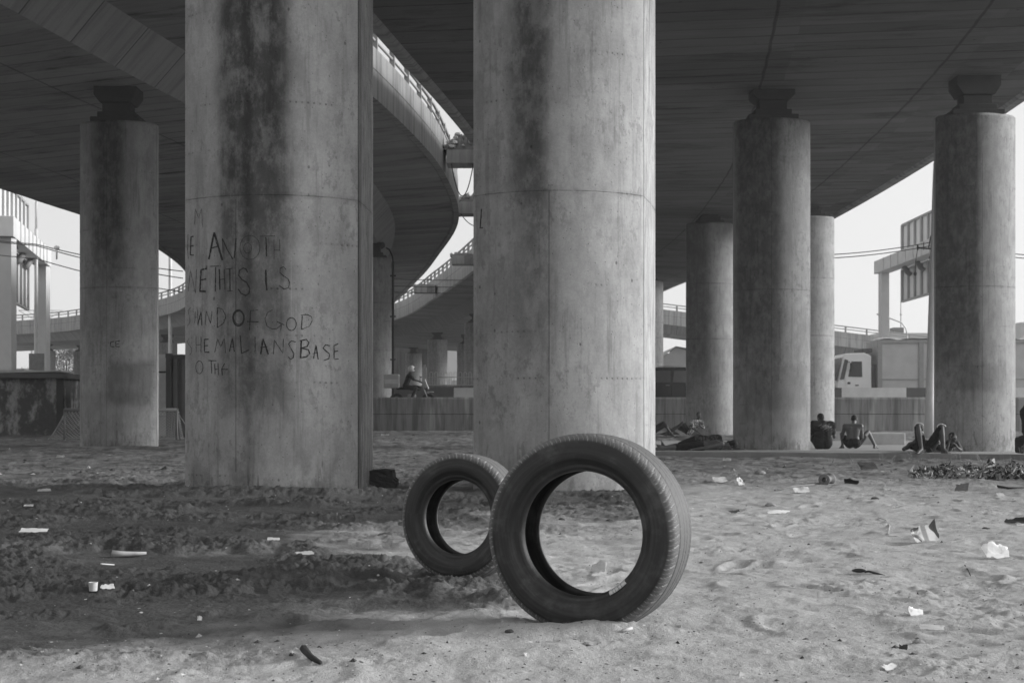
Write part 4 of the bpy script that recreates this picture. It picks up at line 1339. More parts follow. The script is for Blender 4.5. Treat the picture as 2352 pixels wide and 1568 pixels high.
aw = uvbox("abutment_wall", -17.5, -8.4, 150, 151, 0, 8.9, panel_mat("abutment concrete", .16, .4, pitch=2.4))
tag(aw, "dark abutment wall closing the view beneath the farthest curving deck", "wall")
# ------------------------------------------------------------------ far buildings, trees, pylon
M_far = plain("pale far wall", .55, .9, .15, .3)
M_fwin = plain("far window", .10, .4, .2, .5)
b = empty("arched_house", (-7.9, 172, 0), 0, "pale house with an arched window seen under the curving decks", "house")
MB().box((2.5, 3, 4.6), (5.4, 6, 9.2)).build("wall", M_far, b)
MB().box((2.9, -.2, 5.6), (4.6, .5, .35)).box((2.9, -.15, 2.9), (4.6, .3, .25)).build("cornice", plain("cornice", .7, .8), b)
am = MB(); am.xprism([(.0, 3.3), (1.0, 3.3), (1.0, 4.4), (.85, 4.85), (.5, 5.05), (.15, 4.85), (0, 4.4)], -.06, .05)
am.build("arched_window", M_fwin, b, (1.5, 0, 0))
b = empty("flat_roofed_block", (53, 205, 0), 0, "far flat roofed block with a roof hut and antennas behind the truck", "building")
MB().box((4, 4, 6.6), (8.5, 8, 13.2)).build("wall", plain("far block", .42, .9, .2, .3), b)
MB().box((3.0, 2, 13.6), (1.5, 2, .9)).build("roof_hut", plain("roof hut", .12, .9), b)
MB().tube([(3.6, 2, 13.5), (3.6, 2, 18)], .07, 5).tube([(1.9, 2, 13.2), (1.9, 2, 15.4)], .05, 5).tube([(3.45, 2, 16), (3.75, 2, 16)], .1, 5).build("antenna", M_steel, b)
b = empty("far_block", (60, 168, 0), 0, "far building with stacked windows at the right edge", "building")
MB().box((3.6, 4, 6.0), (7, 8, 12.4)).build("wall", plain("far wall grey", .40, .9, .2, .3), b)
for r_ in range(3):
    for c_ in range(3):
        wn_ = MB().box((.9 + c_ * 2.2, -.03, 3.0 + r_ * 3.2), (.9, .12, 1.9)).build("window", M_fwin, b)
        MB().box((.9 + c_ * 2.2, -.12, 4.05 + r_ * 3.2), (1.1, .2, .22)).build("window_lintel", plain("lintel", .6, .8), b)
b = empty("tin_roofed_shed", (px(1548, 850, 92).x, 92, 0), 0, "pale metal shed roof seen between the front pier and far pier", "shed")
rv = [(-2.4, 0, 3.2), (.1, 0, 5.35), (2.6, 0, 4.9), (-2.4, 7, 3.2), (.1, 7, 5.35), (2.6, 7, 4.9), (-2.4, 0, .5), (2.6, 0, .5), (-2.4, 7, .5), (2.6, 7, .5)]
mesh_obj("wall", rv, [(6, 7, 2, 1, 0), (8, 3, 4, 5, 9), (6, 0, 3, 8), (7, 9, 5, 2)], plain("shed wall", .45, .8, .2, 1), b)
mesh_obj("roof", [(v[0] * 1.05, v[1] - .3, v[2] + .08) for v in rv[:6]], [(0, 1, 4, 3), (1, 2, 5, 4)], plain("tin roof", .6, .5, .2, 2), b)

def leaf_tree(x, D, zb, h, rad, label, seed, n=4200, val=.13, leaf=.12, name="tree"):
    rnd = random.Random(seed)
    root = empty(name, (((x - CX) * D / F), D, zb), 0, label, "tree", "hazy trees beyond the road")
    tm = MB().tube([(0, 0, 0), (.1, 0, h * .3), (-.05, .1, h * .55), (.1, 0, h * .8)], [h * .028, h * .02, h * .013, h * .006], 7)
    cl = []
    for k in range(13):
        a = rnd.uniform(0, 6.28); rr = rad * rnd.uniform(.15, .8); z = h * rnd.uniform(.4, .95)
        cpt = Vector((rr * math.cos(a), rr * math.sin(a), z)); cl.append((cpt, rad * rnd.uniform(.25, .48)))
        tm.tube([(0, 0, h * rnd.uniform(.25, .55)), cpt * .6 + Vector((0, 0, h * .12)), cpt], [h * .012, h * .008, h * .003], 5)
    tm.build("trunk", plain("bark", .06, .9), root)
    vs_, fs_ = [], []
    for k in range(n):
        c_, r_ = rnd.choice(cl)
        d = Vector((rnd.gauss(0, 1), rnd.gauss(0, 1), rnd.gauss(0, .8))); d.normalize()
        p = c_ + d * r_ * rnd.random() ** .45
        a = Vector((rnd.gauss(0, 1), rnd.gauss(0, 1), rnd.gauss(0, 1))).normalized() * leaf * rnd.uniform(.6, 1.3)
        b_ = a.cross(Vector((rnd.gauss(0, 1), rnd.gauss(0, 1), rnd.gauss(0, 1)))).normalized() * leaf * .55
        i = len(vs_)
        vs_ += [p - a, p + b_, p + a, p - b_]; fs_.append((i, i + 1, i + 2, i + 3))
    mesh_obj("crown", vs_, fs_, plain("foliage", val, .8, .5, .8, .1), root)
leaf_tree(152, 190, .5, 10.5, 3.2, "taller hazy tree left of the left pier", 3)
leaf_tree(133, 185, .5, 6.5, 2.4, "low hazy tree right of the thin gantry post", 4, 2600)
leaf_tree(70, 195, .5, 7.0, 2.8, "hazy bush like tree between the gantry posts", 5, 2800)
leaf_tree(178, 200, .5, 7.0, 2.5, "hazy tree partly hidden by the left pier", 6, 2600)
leaf_tree(1560, 110, .6, 4.6, 1.2, "small dark palm like shrub beside the far pier", 7, 500, .05, .16)

def pylon(x, D, ztop, label):
    root = empty("power_pylon", ((x - CX) * D / F, D, 0), 0, label, "pylon", "power pylons")
    mb = MB()
    w0, w1 = 3.2, 1.4
    lev = np.linspace(0, ztop, 9)
    def cn(z, i):
        k = w0 + (w1 - w0) * z / ztop
        return Vector(((-k, k)[i & 1], (-k, k)[i >> 1], z))
    for i in range(4): mb.tube([cn(0, i), cn(ztop, i)], .14, 4)
    for a, b_ in zip(lev[:-1], lev[1:]):
        for i, j in ((0, 1), (1, 3), (3, 2), (2, 0)):
            mb.tube([cn(a, i), cn(b_, j)], .08, 4); mb.tube([cn(a, j), cn(b_, i)], .08, 4); mb.tube([cn(b_, i), cn(b_, j)], .07, 4)
    mb.tube([(-6.5, 0, ztop), (6.5, 0, ztop)], .12, 4)
    for s in (-1, 1): mb.tube([(s * 6.5, 0, ztop), (s * 1.4, 0, ztop - 3)], .1, 4); mb.tube([(s * 4, 0, ztop), (s * 1.4, 0, ztop - 2)], .07, 4)
    mb.build("lattice_frame", plain("pylon steel", .3, .6), root)
pylon(93, 420, 33, "lattice power pylon rising behind the left gantry")
pylon(85, 330, 12.5, "shorter lattice mast between the left gantry posts")
sg = empty("road_sign", px(84, 850, 70), 0, "small road sign board behind the hut", "sign")
MB().box((0, 0, .35), (.75, .05, .95)).build("sign_board", plain("sign face", .20, .6, .4, 5), sg)
MB().box((0, 0, -.65), (.06, .06, 1.3)).box((0, -.03, -.2), (.6, .03, .2)).build("sign_leg", M_steel, sg)

# ------------------------------------------------------------------ people
def capsule(mb, a, ra, b, rb, n=14):
    a, b = Vector(a), Vector(b)
    d = b - a
    L = d.length
    d = d / L if L > 1e-6 else Vector((0, 0, 1))
    s = d.orthogonal().normalized(); t = d.cross(s)
    rings = []
    for k in range(5):
        th = math.pi / 2 * (1 - k / 5) ; rings.append((a - d * ra * math.sin(th), ra * math.cos(th)))
    rings.append((a, ra)); rings.append((b, rb))
    for k in range(1, 6):
        th = math.pi / 2 * k / 5; rings.append((b + d * rb * math.sin(th), max(rb * math.cos(th), 1e-4)))
    rings[0] = (rings[0][0], 1e-4)
    vs_, fs_ = [], []
    for c, r in rings:
        for k in range(n):
            an = 2 * math.pi * k / n
            vs_.append(c + (s * math.cos(an) + t * math.sin(an)) * r)
    for i in range(len(rings) - 1):
        for k in range(n):
            k2 = (k + 1) % n
            fs_.append((i * n + k, i * n + k2, (i + 1) * n + k2, (i + 1) * n + k))
    fs_.append(tuple(range(n - 1, -1, -1))); fs_.append(tuple((len(rings) - 1) * n + k for k in range(n)))
    mb.add(vs_, fs_, True)

def fuse(mb, name, mat, parent, voxel=.011, smooth=4, folds=0.0):
    """turn overlapping volumes into one continuous skin"""
    me = bpy.data.meshes.new(name)
    me.from_pydata(mb.v, [], mb.f); me.update()
    tmp = bpy.data.objects.new(name, me)
    COL.objects.link(tmp)
    m = tmp.modifiers.new("r", 'REMESH'); m.mode = 'VOXEL'; m.voxel_size = voxel; m.use_smooth_shade = True
    s = tmp.modifiers.new("s", 'SMOOTH'); s.iterations = smooth; s.factor = .5
    dg = bpy.context.evaluated_depsgraph_get()
    me2 = bpy.data.meshes.new_from_object(tmp.evaluated_get(dg))
    bpy.data.objects.remove(tmp); bpy.data.meshes.remove(me)
    if folds:
        N_ = len(me2.vertices)
        co = np.empty(N_ * 3, np.float32); me2.vertices.foreach_get("co", co); co = co.reshape(-1, 3)
        no = np.empty(N_ * 3, np.float32); me2.vertex_normals.foreach_get("vector", no); no = no.reshape(-1, 3)
        f_ = np.abs(fbm((co[:, 0] + co[:, 1] * .7) / .11, (co[:, 2] - co[:, 1] * .5) / .05, 3, 61) - .5) * 2
        co = co + no * ((f_ - .35) * folds)[:, None]
        me2.vertices.foreach_set("co", co.astype(np.float32).ravel()); me2.update()
    me2.name = name
    me2.materials.clear(); me2.materials.append(mat)
    me2.polygons.foreach_set("use_smooth", [True] * len(me2.polygons))
    o = bpy.data.objects.new(name, me2)
    COL.objects.link(o); o.parent = parent
    return o

M_skin = plain("dark skin", .075, .5, .2, 6, .4)
M_skin2 = plain("brown skin", .11, .5, .2, 6, .4)
M_hair = plain("black hair", .012, .8, .3, 30)
M_black = plain("black cloth", .016, .9, .3, 8, .15)
M_darkc = plain("charcoal cloth", .030, .9, .3, 8, .15)
M_eye = plain("eye white", .6, .3)
M_white = plain("white cloth", .62, .85, .2, 8)
def pattern_cloth(name, lo, hi, sc):
    n = NT(name); o = n.obj()
    k = n.sm(.48, .55, n.noise(o, sc, 3, .6, 1.5))
    return n.done(n.mix(k, lo, hi), .85, .2)
M_pat = pattern_cloth("patterned shirt cloth", .05, .55, 16)
M_pat2 = pattern_cloth("flecked shirt cloth", .018, .12, 22)
M_camo = pattern_cloth("mottled trousers", .05, .16, 14)

def hand(mb, wrist, direction, palm_n, s=1.0, curl=.5, side=1):
    """palm, four unequal bent fingers and a thumb leaving the side of the palm"""
    w_ = Vector(wrist); d = Vector(direction).normalized(); pn = Vector(palm_n)
    pn = (pn - d * pn.dot(d)).normalized(); sd_ = d.cross(pn).normalized() * side
    for k in (-1, -.33, .33, 1):
        capsule(mb, w_ + sd_ * .010 * k * s, .020 * s, w_ + d * .085 * s + sd_ * .027 * k * s, .014 * s, 8)
    for k, L in ((-1, .060), (-.33, .072), (.33, .078), (1, .070)):
        a = w_ + d * .088 * s + sd_ * .029 * k * s
        b = a + (d * math.cos(curl * .6) + pn * math.sin(curl * .6) + sd_ * .08 * k) * L * .55 * s
        c = b + (d * math.cos(curl * 1.6) + pn * math.sin(curl * 1.6)) * L * .5 * s
        capsule(mb, a, .0115 * s, b, .010 * s, 7); capsule(mb, b, .010 * s, c, .0085 * s, 7)
    a = w_ + d * .03 * s + sd_ * .03 * s
    b = a + (d * .6 + sd_ * .75 + pn * .25).normalized() * .042 * s
    capsule(mb, a, .013 * s, b, .011 * s, 7); capsule(mb, b, .011 * s, b + (d * .9 + sd_ * .2 + pn * .35).normalized() * .03 * s, .009 * s, 7)

def foot(mb, ankle, fwd, s=1.0, up=(0, 0, 1)):
    a = Vector(ankle); f = Vector(fwd).normalized(); u = Vector(up).normalized()
    sd_ = f.cross(u).normalized()
    heel = a - f * .045 * s - u * .045 * s
    ball_ = a + f * .135 * s - u * .058 * s
    capsule(mb, a, .040 * s, heel, .034 * s, 10)
    capsule(mb, a + f * .01 * s, .042 * s, ball_, .030 * s, 10); capsule(mb, heel, .030 * s, ball_, .028 * s, 10)
    capsule(mb, ball_ - sd_ * .02 * s, .024 * s, ball_ + sd_ * .028 * s, .020 * s, 8)
    for k, L, r in ((-1.0, .055, .013), (-.4, .050, .010), (.1, .045, .009), (.6, .040, .009), (1.05, .032, .009)):
        b = ball_ + sd_ * .030 * k * s + f * .01 * s - u * .006 * s
        capsule(mb, b, r * 1.1 * s, b + f * L * s - u * .004 * s, r * s, 7)

def person(loc, rz, label, J, skin, hair_r=1.0, clothes=(), s=1.0, eyes=True, hair=True, feet=True, bulk=0.0):
    """J: joint positions. Builds one continuous body; clothing, hair and eyes are its parts."""
    root = empty("person", loc, rz, label, "person", None)
    V = {k: Vector(v) for k, v in J.items()}
    mb = MB()
    pel, ch, nk, hd = V['pelvis'], V['chest'], V['neck'], V['head']
    fw = V['face'].normalized() if 'face' in V else Vector((0, -1, 0))
    up = (hd - nk).normalized()
    if 'up' in V: up = V['up'].normalized()
    fw = (fw - up * fw.dot(up)).normalized()
    rt = fw.cross(up).normalized()
    shL, shR, hiL, hiR = V['shL'], V['shR'], V['hipL'], V['hipR']
    mid = (pel + ch) / 2
    sx = (shR - shL).normalized(); hx = (hiR - hiL).normalized()
    def torso(m, g):
        g = g + bulk
        for k in (-1, 1):
            capsule(m, pel + hx * .075 * k * s, (.105 + g) * s, mid + hx * .055 * k * s, (.095 + g) * s)
            capsule(m, mid + hx * .055 * k * s, (.095 + g) * s, ch + sx * .07 * k * s, (.108 + g) * s)
            capsule(m, ch + sx * .06 * k * s, (.105 + g) * s, (shL if k < 0 else shR) + (ch - nk) * .18, (.062 + g) * s)
        capsule(m, shL, (.055 + g) * s, shR, (.055 + g) * s)
        capsule(m, ch, (.10 + g) * s, nk - (nk - ch) * .25, (.062 + g) * s)
    torso(mb, 0)
    capsule(mb, nk - (nk - ch) * .3, .058 * s, hd - up * .05 * s, .050 * s)
    # head: cranium, face, jaw, nose, lips, brow, ears
    mb.ball(hd + up * .018 * s - fw * .012 * s, (.074 * s, .090 * s, .088 * s), 3, Matrix((rt, fw, up)).transposed().to_4x4())
    mb.ball(hd - up * .035 * s + fw * .030 * s, (.058 * s, .062 * s, .085 * s), 3, Matrix((rt, fw, up)).transposed().to_4x4())
    capsule(mb, hd - up * .098 * s + fw * .062 * s, .022 * s, hd - up * .07 * s + fw * .03 * s, .05 * s)
    capsule(mb, hd + fw * .088 * s + up * .006 * s, .008 * s, hd + fw * .100 * s - up * .034 * s, .015 * s, 8)
    capsule(mb, hd + fw * .096 * s - up * .036 * s - rt * .012 * s, .011 * s, hd + fw * .096 * s - up * .036 * s + rt * .012 * s, .011 * s, 8)
    for dz in (-.060, -.072): capsule(mb, hd + fw * .086 * s + up * dz * s - rt * .016 * s, .008 * s, hd + fw * .086 * s + up * dz * s + rt * .016 * s, .008 * s, 8)
    capsule(mb, hd + fw * .078 * s + up * .025 * s - rt * .035 * s, .014 * s, hd + fw * .078 * s + up * .025 * s + rt * .035 * s, .014 * s, 8)
    for k in (-1, 1):
        e = hd + rt * .076 * k * s - fw * .012 * s - up * .010 * s
        mb.ball(e, (.009 * s, .020 * s, .032 * s), 2, Matrix((rt, fw, up)).transposed().to_4x4())
    for S, k in (('L', -1), ('R', 1)):
        sh, el, wr = V['sh' + S], V['el' + S], V['wr' + S]
        capsule(mb, sh, .054 * s, el, .038 * s); capsule(mb, el, .038 * s, wr, .026 * s)
        hdv = V['hand' + S] if 'hand' + S in V else (wr - el)
        hand(mb, wr + hdv.normalized() * .015, hdv, V.get('palm' + S, Vector((0, 0, -1))), s, .5, k)
        hp, kn, an = V['hip' + S], V['kn' + S], V['an' + S]
        capsule(mb, hp, .090 * s, kn, .055 * s)
        cf = kn.lerp(an, .32) + (V.get('calf' + S, Vector((0, 0, 0))))
        capsule(mb, kn, .053 * s, cf, .052 * s); capsule(mb, cf, .052 * s, an, .034 * s)
        if feet: foot(mb, an, V['toe' + S], s, V.get('sole' + S, (0, 0, 1)))
    fuse(mb, "body", skin, root, .0095, 2)
    if hair:
        hm = MB()
        hm.ball(hd + up * .026 * s - fw * .020 * s, (.080 * s * hair_r, .092 * s * hair_r, .090 * s * hair_r), 3, Matrix((rt, fw, up)).transposed().to_4x4())
        hm.ball(hd + up * .0 * s - fw * .045 * s, (.068 * s * hair_r, .056 * s * hair_r, .075 * s * hair_r), 3, Matrix((rt, fw, up)).transposed().to_4x4())
        fuse(hm, "hair", M_hair, root, .012, 2)
    if eyes:
        for k in (-1, 1):
            MB().ball(hd + fw * .082 * s + rt * .031 * k * s + up * .002 * s, .0115 * s, 2).build("eye", M_eye, root)
    for c in clothes:
        m = MB()
        kind, mat = c[0], c[1]
        if kind in ('t_shirt', 'shirt', 'vest'):
            torso(m, .016)
            if kind != 'vest':
                for S in 'LR':
                    e = V['sh' + S].lerp(V['el' + S], .62 if kind == 't_shirt' else .98)
                    capsule(m, V['sh' + S], .068 * s, e, .062 * s if kind == 't_shirt' else .05 * s)
        else:
            L = c[2]
            for k in (-1, 1): capsule(m, pel + hx * .075 * k * s, .120 * s, pel.lerp(mid, .45) + hx * .06 * k * s, .112 * s)
            for S in 'LR':
                hp, kn, an = V['hip' + S], V['kn' + S], V['an' + S]
                if L <= 1:
                    capsule(m, hp, .108 * s, hp.lerp(kn, L), (.108 - .035 * L) * s)
                else:
                    capsule(m, hp, .108 * s, kn, .072 * s); capsule(m, kn, .072 * s, kn.lerp(an, L - 1), .056 * s)
        fuse(m, kind, mat, root, .0125, 2, .016)
    return root

S0 = 0.0
# seated, back to us, black t-shirt
q = px(1890, 1030, 33.0)
a = person((q.x, 33.0, 0), R(4), "person in a black t-shirt sitting with their back turned beside the pier", dict(
    pelvis=(0, 0, .14), chest=(.02, .06, .46), neck=(.02, .10, .61), head=(.0, .18, .715), face=(-.3, 1, -.25),
    shL=(-.21, .06, .56), shR=(.215, .06, .55), elL=(-.255, .12, .27), elR=(.33, .20, .28), wrL=(-.16, .34, .30), wrR=(.36, .30, .47),
    handR=(-.05, .1, 1), palmR=(-1, 0, 0), palmL=(0, 0, -1),
    hipL=(-.09, .06, .12), hipR=(.09, .06, .12), knL=(-.24, .42, .42), knR=(.20, .46, .44), anL=(-.16, .72, .07), anR=(.14, .74, .07), toeL=(-.2, 1, 0), toeR=(.2, 1, 0)),
    M_skin, 1.0, (('t_shirt', M_black), ('shorts', M_black, .8)), 1.0, True, True, True, .035)
# the emblem of faded strokes on the back of the shirt
em = MB(); rnd = random.Random(12)
for k in range(34):
    x = rnd.gauss(.035, .055); z = .505 + rnd.gauss(0, .04) - (x - .03) * .25
    y0_ = .06 - .178 + abs(x) * .12
    L = rnd.uniform(.02, .06)
    em.tube([(x - L, y0_ - .004, z - L * .5), (x, y0_ - .012, z), (x + L, y0_ - .002, z + L * .55)], rnd.uniform(.002, .0042), 4)
em.build("shirt_print", plain("faded print", .22, .8), a)
# seated, back to us, shirtless
q = px(1959, 1030, 33.4)
person((q.x, 33.4, 0), R(-6), "shirtless person in dark shorts sitting with their back turned", dict(
    pelvis=(0, 0, .12), chest=(.01, .02, .44), neck=(.03, .06, .585), head=(.05, .15, .685), face=(.25, 1, -.35),
    shL=(-.18, .03, .54), shR=(.19, .01, .54), elL=(-.24, .10, .27), elR=(.215, .02, .26), wrL=(-.20, .30, .22), wrR=(.20, .22, .17),
    palmL=(1, 0, 0), palmR=(-1, 0, 0),
    hipL=(-.09, .06, .12), hipR=(.10, .06, .12), knL=(-.20, .44, .34), knR=(.385, .26, .39), anL=(-.14, .72, .07), anR=(.56, .36, .07), toeL=(-.2, 1, 0), toeR=(.5, 1, 0)),
    M_skin2, .97, (('shorts', M_black, .55),), .95)
# lying on the back with the knees up, feet towards us
q = px(2137, 1036, 28.9)
pk = person((q.x, 28.9, 0), 0, "person lying on their back with both knees raised at the pavement edge", dict(
    pelvis=(0, .38, .13), chest=(.05, .82, .14), neck=(.08, 1.02, .15), head=(.10, 1.16, .15), face=(0, -.1, 1), up=(.1, 1, 0),
    shL=(-.14, .92, .14), shR=(.26, .92, .14), elL=(-.34, .72, .07), elR=(.44, .74, .07), wrL=(-.22, .52, .20), wrR=(.34, .52, .20), palmL=(1, 0, 0), palmR=(-1, 0, 0),
    hipL=(-.09, .34, .13), hipR=(.10, .34, .13), knL=(-.245, .02, .545), knR=(.235, .04, .52), anL=(-.20, -.06, .075), anR=(.26, -.02, .075), toeL=(-.75, -.7, 0), toeR=(.2, -1, 0)),
    M_skin, 1.0, (('vest', M_black), ('trousers', M_black, .93)), 1.08)
for (kx, ky, kz, rr) in ((-.235, .04, .53, .088), (.228, .06, .505, .090)):
    MB().tube([(kx + rr * math.cos(t), ky - .055 + .02 * math.sin(t), kz + .02 + rr * .75 * math.sin(t)) for t in np.linspace(R(10), R(175), 12)], .010, 5).build("trouser_trim", M_white, pk)
MB().ball((-.165, .0, .42), (.03, .02, .03), 2).ball((-.158, .015, .385), (.022, .02, .018), 2).build("trouser_emblem", M_white, pk)
# prone, head propped on a hand, facing us
q = px(2190, 1034, 29.6)
person((q.x + .02, 29.6, 0), R(10), "person lying prone facing us with their cheek propped on a hand", dict(
    pelvis=(.30, .85, .13), chest=(.04, .34, .17), neck=(.02, .16, .22), head=(0, .06, .315), face=(.15, -1, -.05), up=(.0, .05, 1),
    shL=(-.14, .26, .19), shR=(.18, .24, .19), elL=(-.17, .02, .045), elR=(.13, -.04, .045), wrL=(-.115, .0, .225), wrR=(.02, -.1, .10), handL=(.15, .1, 1), palmL=(1, .2, 0), handR=(-.5, -.2, .6), palmR=(-1, 0, 0),
    hipL=(.20, .88, .12), hipR=(.38, .86, .12), knL=(.32, 1.26, .07), knR=(.52, 1.24, .07), anL=(.40, 1.62, .08), anR=(.62, 1.60, .08), toeL=(.2, 1, -.3), toeR=(.2, 1, -.3)),
    M_skin, 1.07, (('shirt', M_pat2), ('shorts', M_darkc, .9)), .92)
# seated at the right edge of the picture
q = px(2364, 1036, 27.4)
person((q.x, 27.4, 0), R(-8), "person in a sleeveless top sitting sideways at the right edge", dict(
    pelvis=(.02, .12, .46), chest=(-.02, .10, .82), neck=(0, .09, .97), head=(.05, .05, 1.10), face=(1, -.3, -.15),
    shL=(-.02, -.09, .90), shR=(.0, .27, .90), elL=(.07, -.14, .62), elR=(.12, .3, .63), wrL=(.28, -.10, .52), wrR=(.34, .22, .52), palmL=(0, 0, -1), palmR=(0, 0, -1),
    hipL=(.05, .03, .46), hipR=(.06, .21, .46), knL=(.30, -.20, .50), knR=(.46, .18, .50), anL=(-.05, -.25, .28), anR=(.42, .12, .09), toeL=(-.55, -.25, -.75), soleL=(.7, -.4, .5), toeR=(1, -.2, 0)),
    M_skin, 1.03, (('vest', M_darkc), ('trousers', M_camo, 1.8)), 1.0)
sb = MB().box((0, 0, .19), (.42, .40, .32), bev=.06).ball((0, 0, .33), (.2, .19, .07), 2)
o = sb.build("black_bundle", plain("black bag cloth", .02, .8, .4, 6, bump=.4), None, (q.x + .02, 27.5, 0.0)); tag(o, "black bundle used as a seat at the right edge", "bundle")
# reclining against the far pier in a patterned shirt
q = px(1597, 1000, 49.4)
person((q.x, 49.4, .14), R(0), "person in a patterned shirt reclining at the foot of the far pier", dict(
    pelvis=(-.22, 0, .13), chest=(.02, .02, .40), neck=(.10, .0, .55), head=(.115, -.03, .70), face=(.35, -1, -.1), 
    shL=(-.12, -.10, .48), shR=(.24, .02, .47), elL=(-.14, -.26, .26), elR=(.26, -.20, .24), wrL=(.04, -.30, .14), wrR=(.12, -.34, .34), handR=(.0, .25, 1), palmL=(0, 0, -1), palmR=(0, 0, -1),
    hipL=(-.28, -.06, .13), hipR=(-.24, .08, .13), knL=(-.46, -.25, .44), knR=(-.62, .02, .30), anL=(-.92, -.20, .07), anR=(-1.05, .0, .07), toeL=(-1, -.2, .2), toeR=(-1, 0, .3)),
    M_skin, .98, (('shirt', M_pat), ('shorts', M_black, .85)), 1.0)
q = px(1507, 996, 49.2)
person((q.x, 49.2, .14), R(0), "person in dark clothes lying mostly hidden behind the big front pier", dict(
    pelvis=(-.10, 0, .18), chest=(-.52, .04, .17), neck=(-.72, .04, .18), head=(-.86, .03, .18), face=(0, -1, .1), up=(-1, 0, 0),
    shL=(-.62, -.12, .2), shR=(-.62, .18, .2), elL=(-.45, -.26, .08), elR=(-.4, .2, .3), wrL=(-.24, -.3, .06), wrR=(-.2, .06, .34), palmL=(0, 0, -1), palmR=(0, 0, -1),
    hipL=(-.06, -.08, .17), hipR=(-.06, .08, .2), knL=(.30, -.1, .36), knR=(.26, .1, .42), anL=(.50, -.12, .08), anR=(.66, .08, .10), toeL=(.6, -.7, -.2), toeR=(1, -.3, 0)),
    M_skin2, 1.0, (('shirt', M_darkc), ('trousers', M_darkc, 1.2)), 1.0)
# two lying in front of the slab's left end
q = px(1600, 1032, 32.3)
person((q.x, 32.25, -.02), 0, "person in a dark flecked shirt lying on their side, hips raised", dict(
    pelvis=(.02, .05, .17), chest=(.42, .12, .17), neck=(.60, .14, .16), head=(.74, .14, .14), face=(.1, 1, -.1), up=(1, .0, -.05),
    shL=(.52, .1, .29), shR=(.52, .16, .08), elL=(.38, .3, .20), elR=(.6, .4, .05), wrL=(.5, .5, .06), wrR=(.75, .45, .05), palmL=(0, 0, -1), palmR=(0, 0, -1),
    hipL=(-.02, .05, .24), hipR=(-.02, .07, .11), knL=(-.37, -.02, .13), knR=(-.40, .04, .09), anL=(-.76, .02, .07), anR=(-.80, .1, .06), toeL=(-.6, -.2, .8), soleL=(-1, 0, .2), toeR=(-1, .2, .2)),
    M_skin, 1.0, (('shirt', M_pat2), ('trousers', M_black, 1.05)), 1.05)
q = px(1640, 1033, 31.5)
person((q.x, 31.45, 0), 0, "shirtless person sleeping on the pavement with one arm stretched out", dict(
    pelvis=(-.32, .16, .10), chest=(.06, .06, .13), neck=(.25, .03, .13), head=(.40, .02, .125), face=(.1, .5, -1), up=(1, 0, 0),
    shL=(.16, .14, .15), shR=(.15, -.13, .15), elL=(.36, .32, .05), elR=(-.20, -.18, .07), wrL=(.58, .22, .04), wrR=(-.48, -.16, .03), palmL=(0, 0, -1), palmR=(0, 0, -1),
    hipL=(-.36, .24, .10), hipR=(-.37, .08, .10), knL=(-.80, .22, .06), knR=(-.80, .08, .065), anL=(-1.15, .2, .075), anR=(-1.18, .03, .065), toeL=(-.8, 0, .6), soleL=(-.6, 0, .9), toeR=(-1, -.1, .1)),
    M_skin2, 1.08, (('trousers', M_black, 1.0),), 1.0)

# ------------------------------------------------------------------ vehicles on the road
ROAD = 1.16
M_tyreb = plain("vehicle tyre", .02, .85)
M_glassd = plain("dark glass", .02, .12, .2, 2, .5)
def wheel(parent, x, y, r, w_, name="wheel"):
    root = empty(name, (x, y, r), 0); root.parent = parent
    def lathe(prof, nm, mat):
        vs_, fs_ = [], []
        n = 28
        for (yy, rr) in prof:
            for k in range(n): vs_.append((rr * math.cos(2 * math.pi * k / n), yy, rr * math.sin(2 * math.pi * k / n)))
        for i in range(len(prof) - 1):
            for k in range(n):
                k2 = (k + 1) % n
                fs_.append((i * n + k, i * n + k2, (i + 1) * n + k2, (i + 1) * n + k))
        return mesh_obj(nm, vs_, fs_, mat, root, None, True)
    lathe([(-w_ / 2, r * .58), (-w_ / 2, r * .9), (-w_ * .38, r), (w_ * .38, r), (w_ / 2, r * .9), (w_ / 2, r * .58)], "tyre", M_tyreb)
    lathe([(-w_ * .35, .001), (-w_ * .3, r * .2), (-w_ * .1, r * .25), (-w_ * .15, r * .5), (-w_ * .48, r * .6), (w_ * .48, r * .6), (w_ * .2, .001)], "rim", M_steel)
    return root

# truck, facing left
tx = px(1916, 900, 72).x
tr = empty("lorry", (tx, 71.2, ROAD), 0, "pale cabbed lorry with a grey panelled tipper body driving left", "lorry")
M_cab = plain("pale cab paint", .82, .4, .06, 1, .5)
M_body = plain("grey tipper paint", .52, .6, .25, 1.2, .3)
cabp = [(-.02, .55), (-.05, 1.2), (.02, 1.45), (.26, 2.66), (.38, 2.84), (1.35, 2.88), (1.68, 2.72), (1.70, .75), (1.45, .75), (1.35, 1.02), (.75, 1.02), (.60, .55)]
cb = MB(); cb.xprism(cabp, 0, 2.3)
cabo = cb.build("cab", M_cab, tr)
bv = cabo.modifiers.new("b", 'BEVEL'); bv.width = .05; bv.segments = 2; bv.limit_method = 'ANGLE'
dr = MB().xprism([(.42, 1.05), (.36, 1.65), (.58, 2.52), (1.28, 2.52), (1.30, 1.05)], -.02, .0).build("door", M_cab, tr)
MB().xprism([(.52, 1.68), (.68, 2.44), (1.20, 2.44), (1.22, 1.66)], -.035, -.022).build("door_window", M_glassd, dr)
MB().xprism([(.10, 1.52), (.32, 1.56), (.52, 2.50), (.34, 2.56)], -.022, -.004).build("side_window", plain("cab quarter glass", .10, .2), tr)
MB().box((.95, -.04, 1.25), (.16, .03, .05)).box((.55, -.03, 1.36), (.14, .03, .10)).build("door_handle", plain("handle", .05, .6), dr)
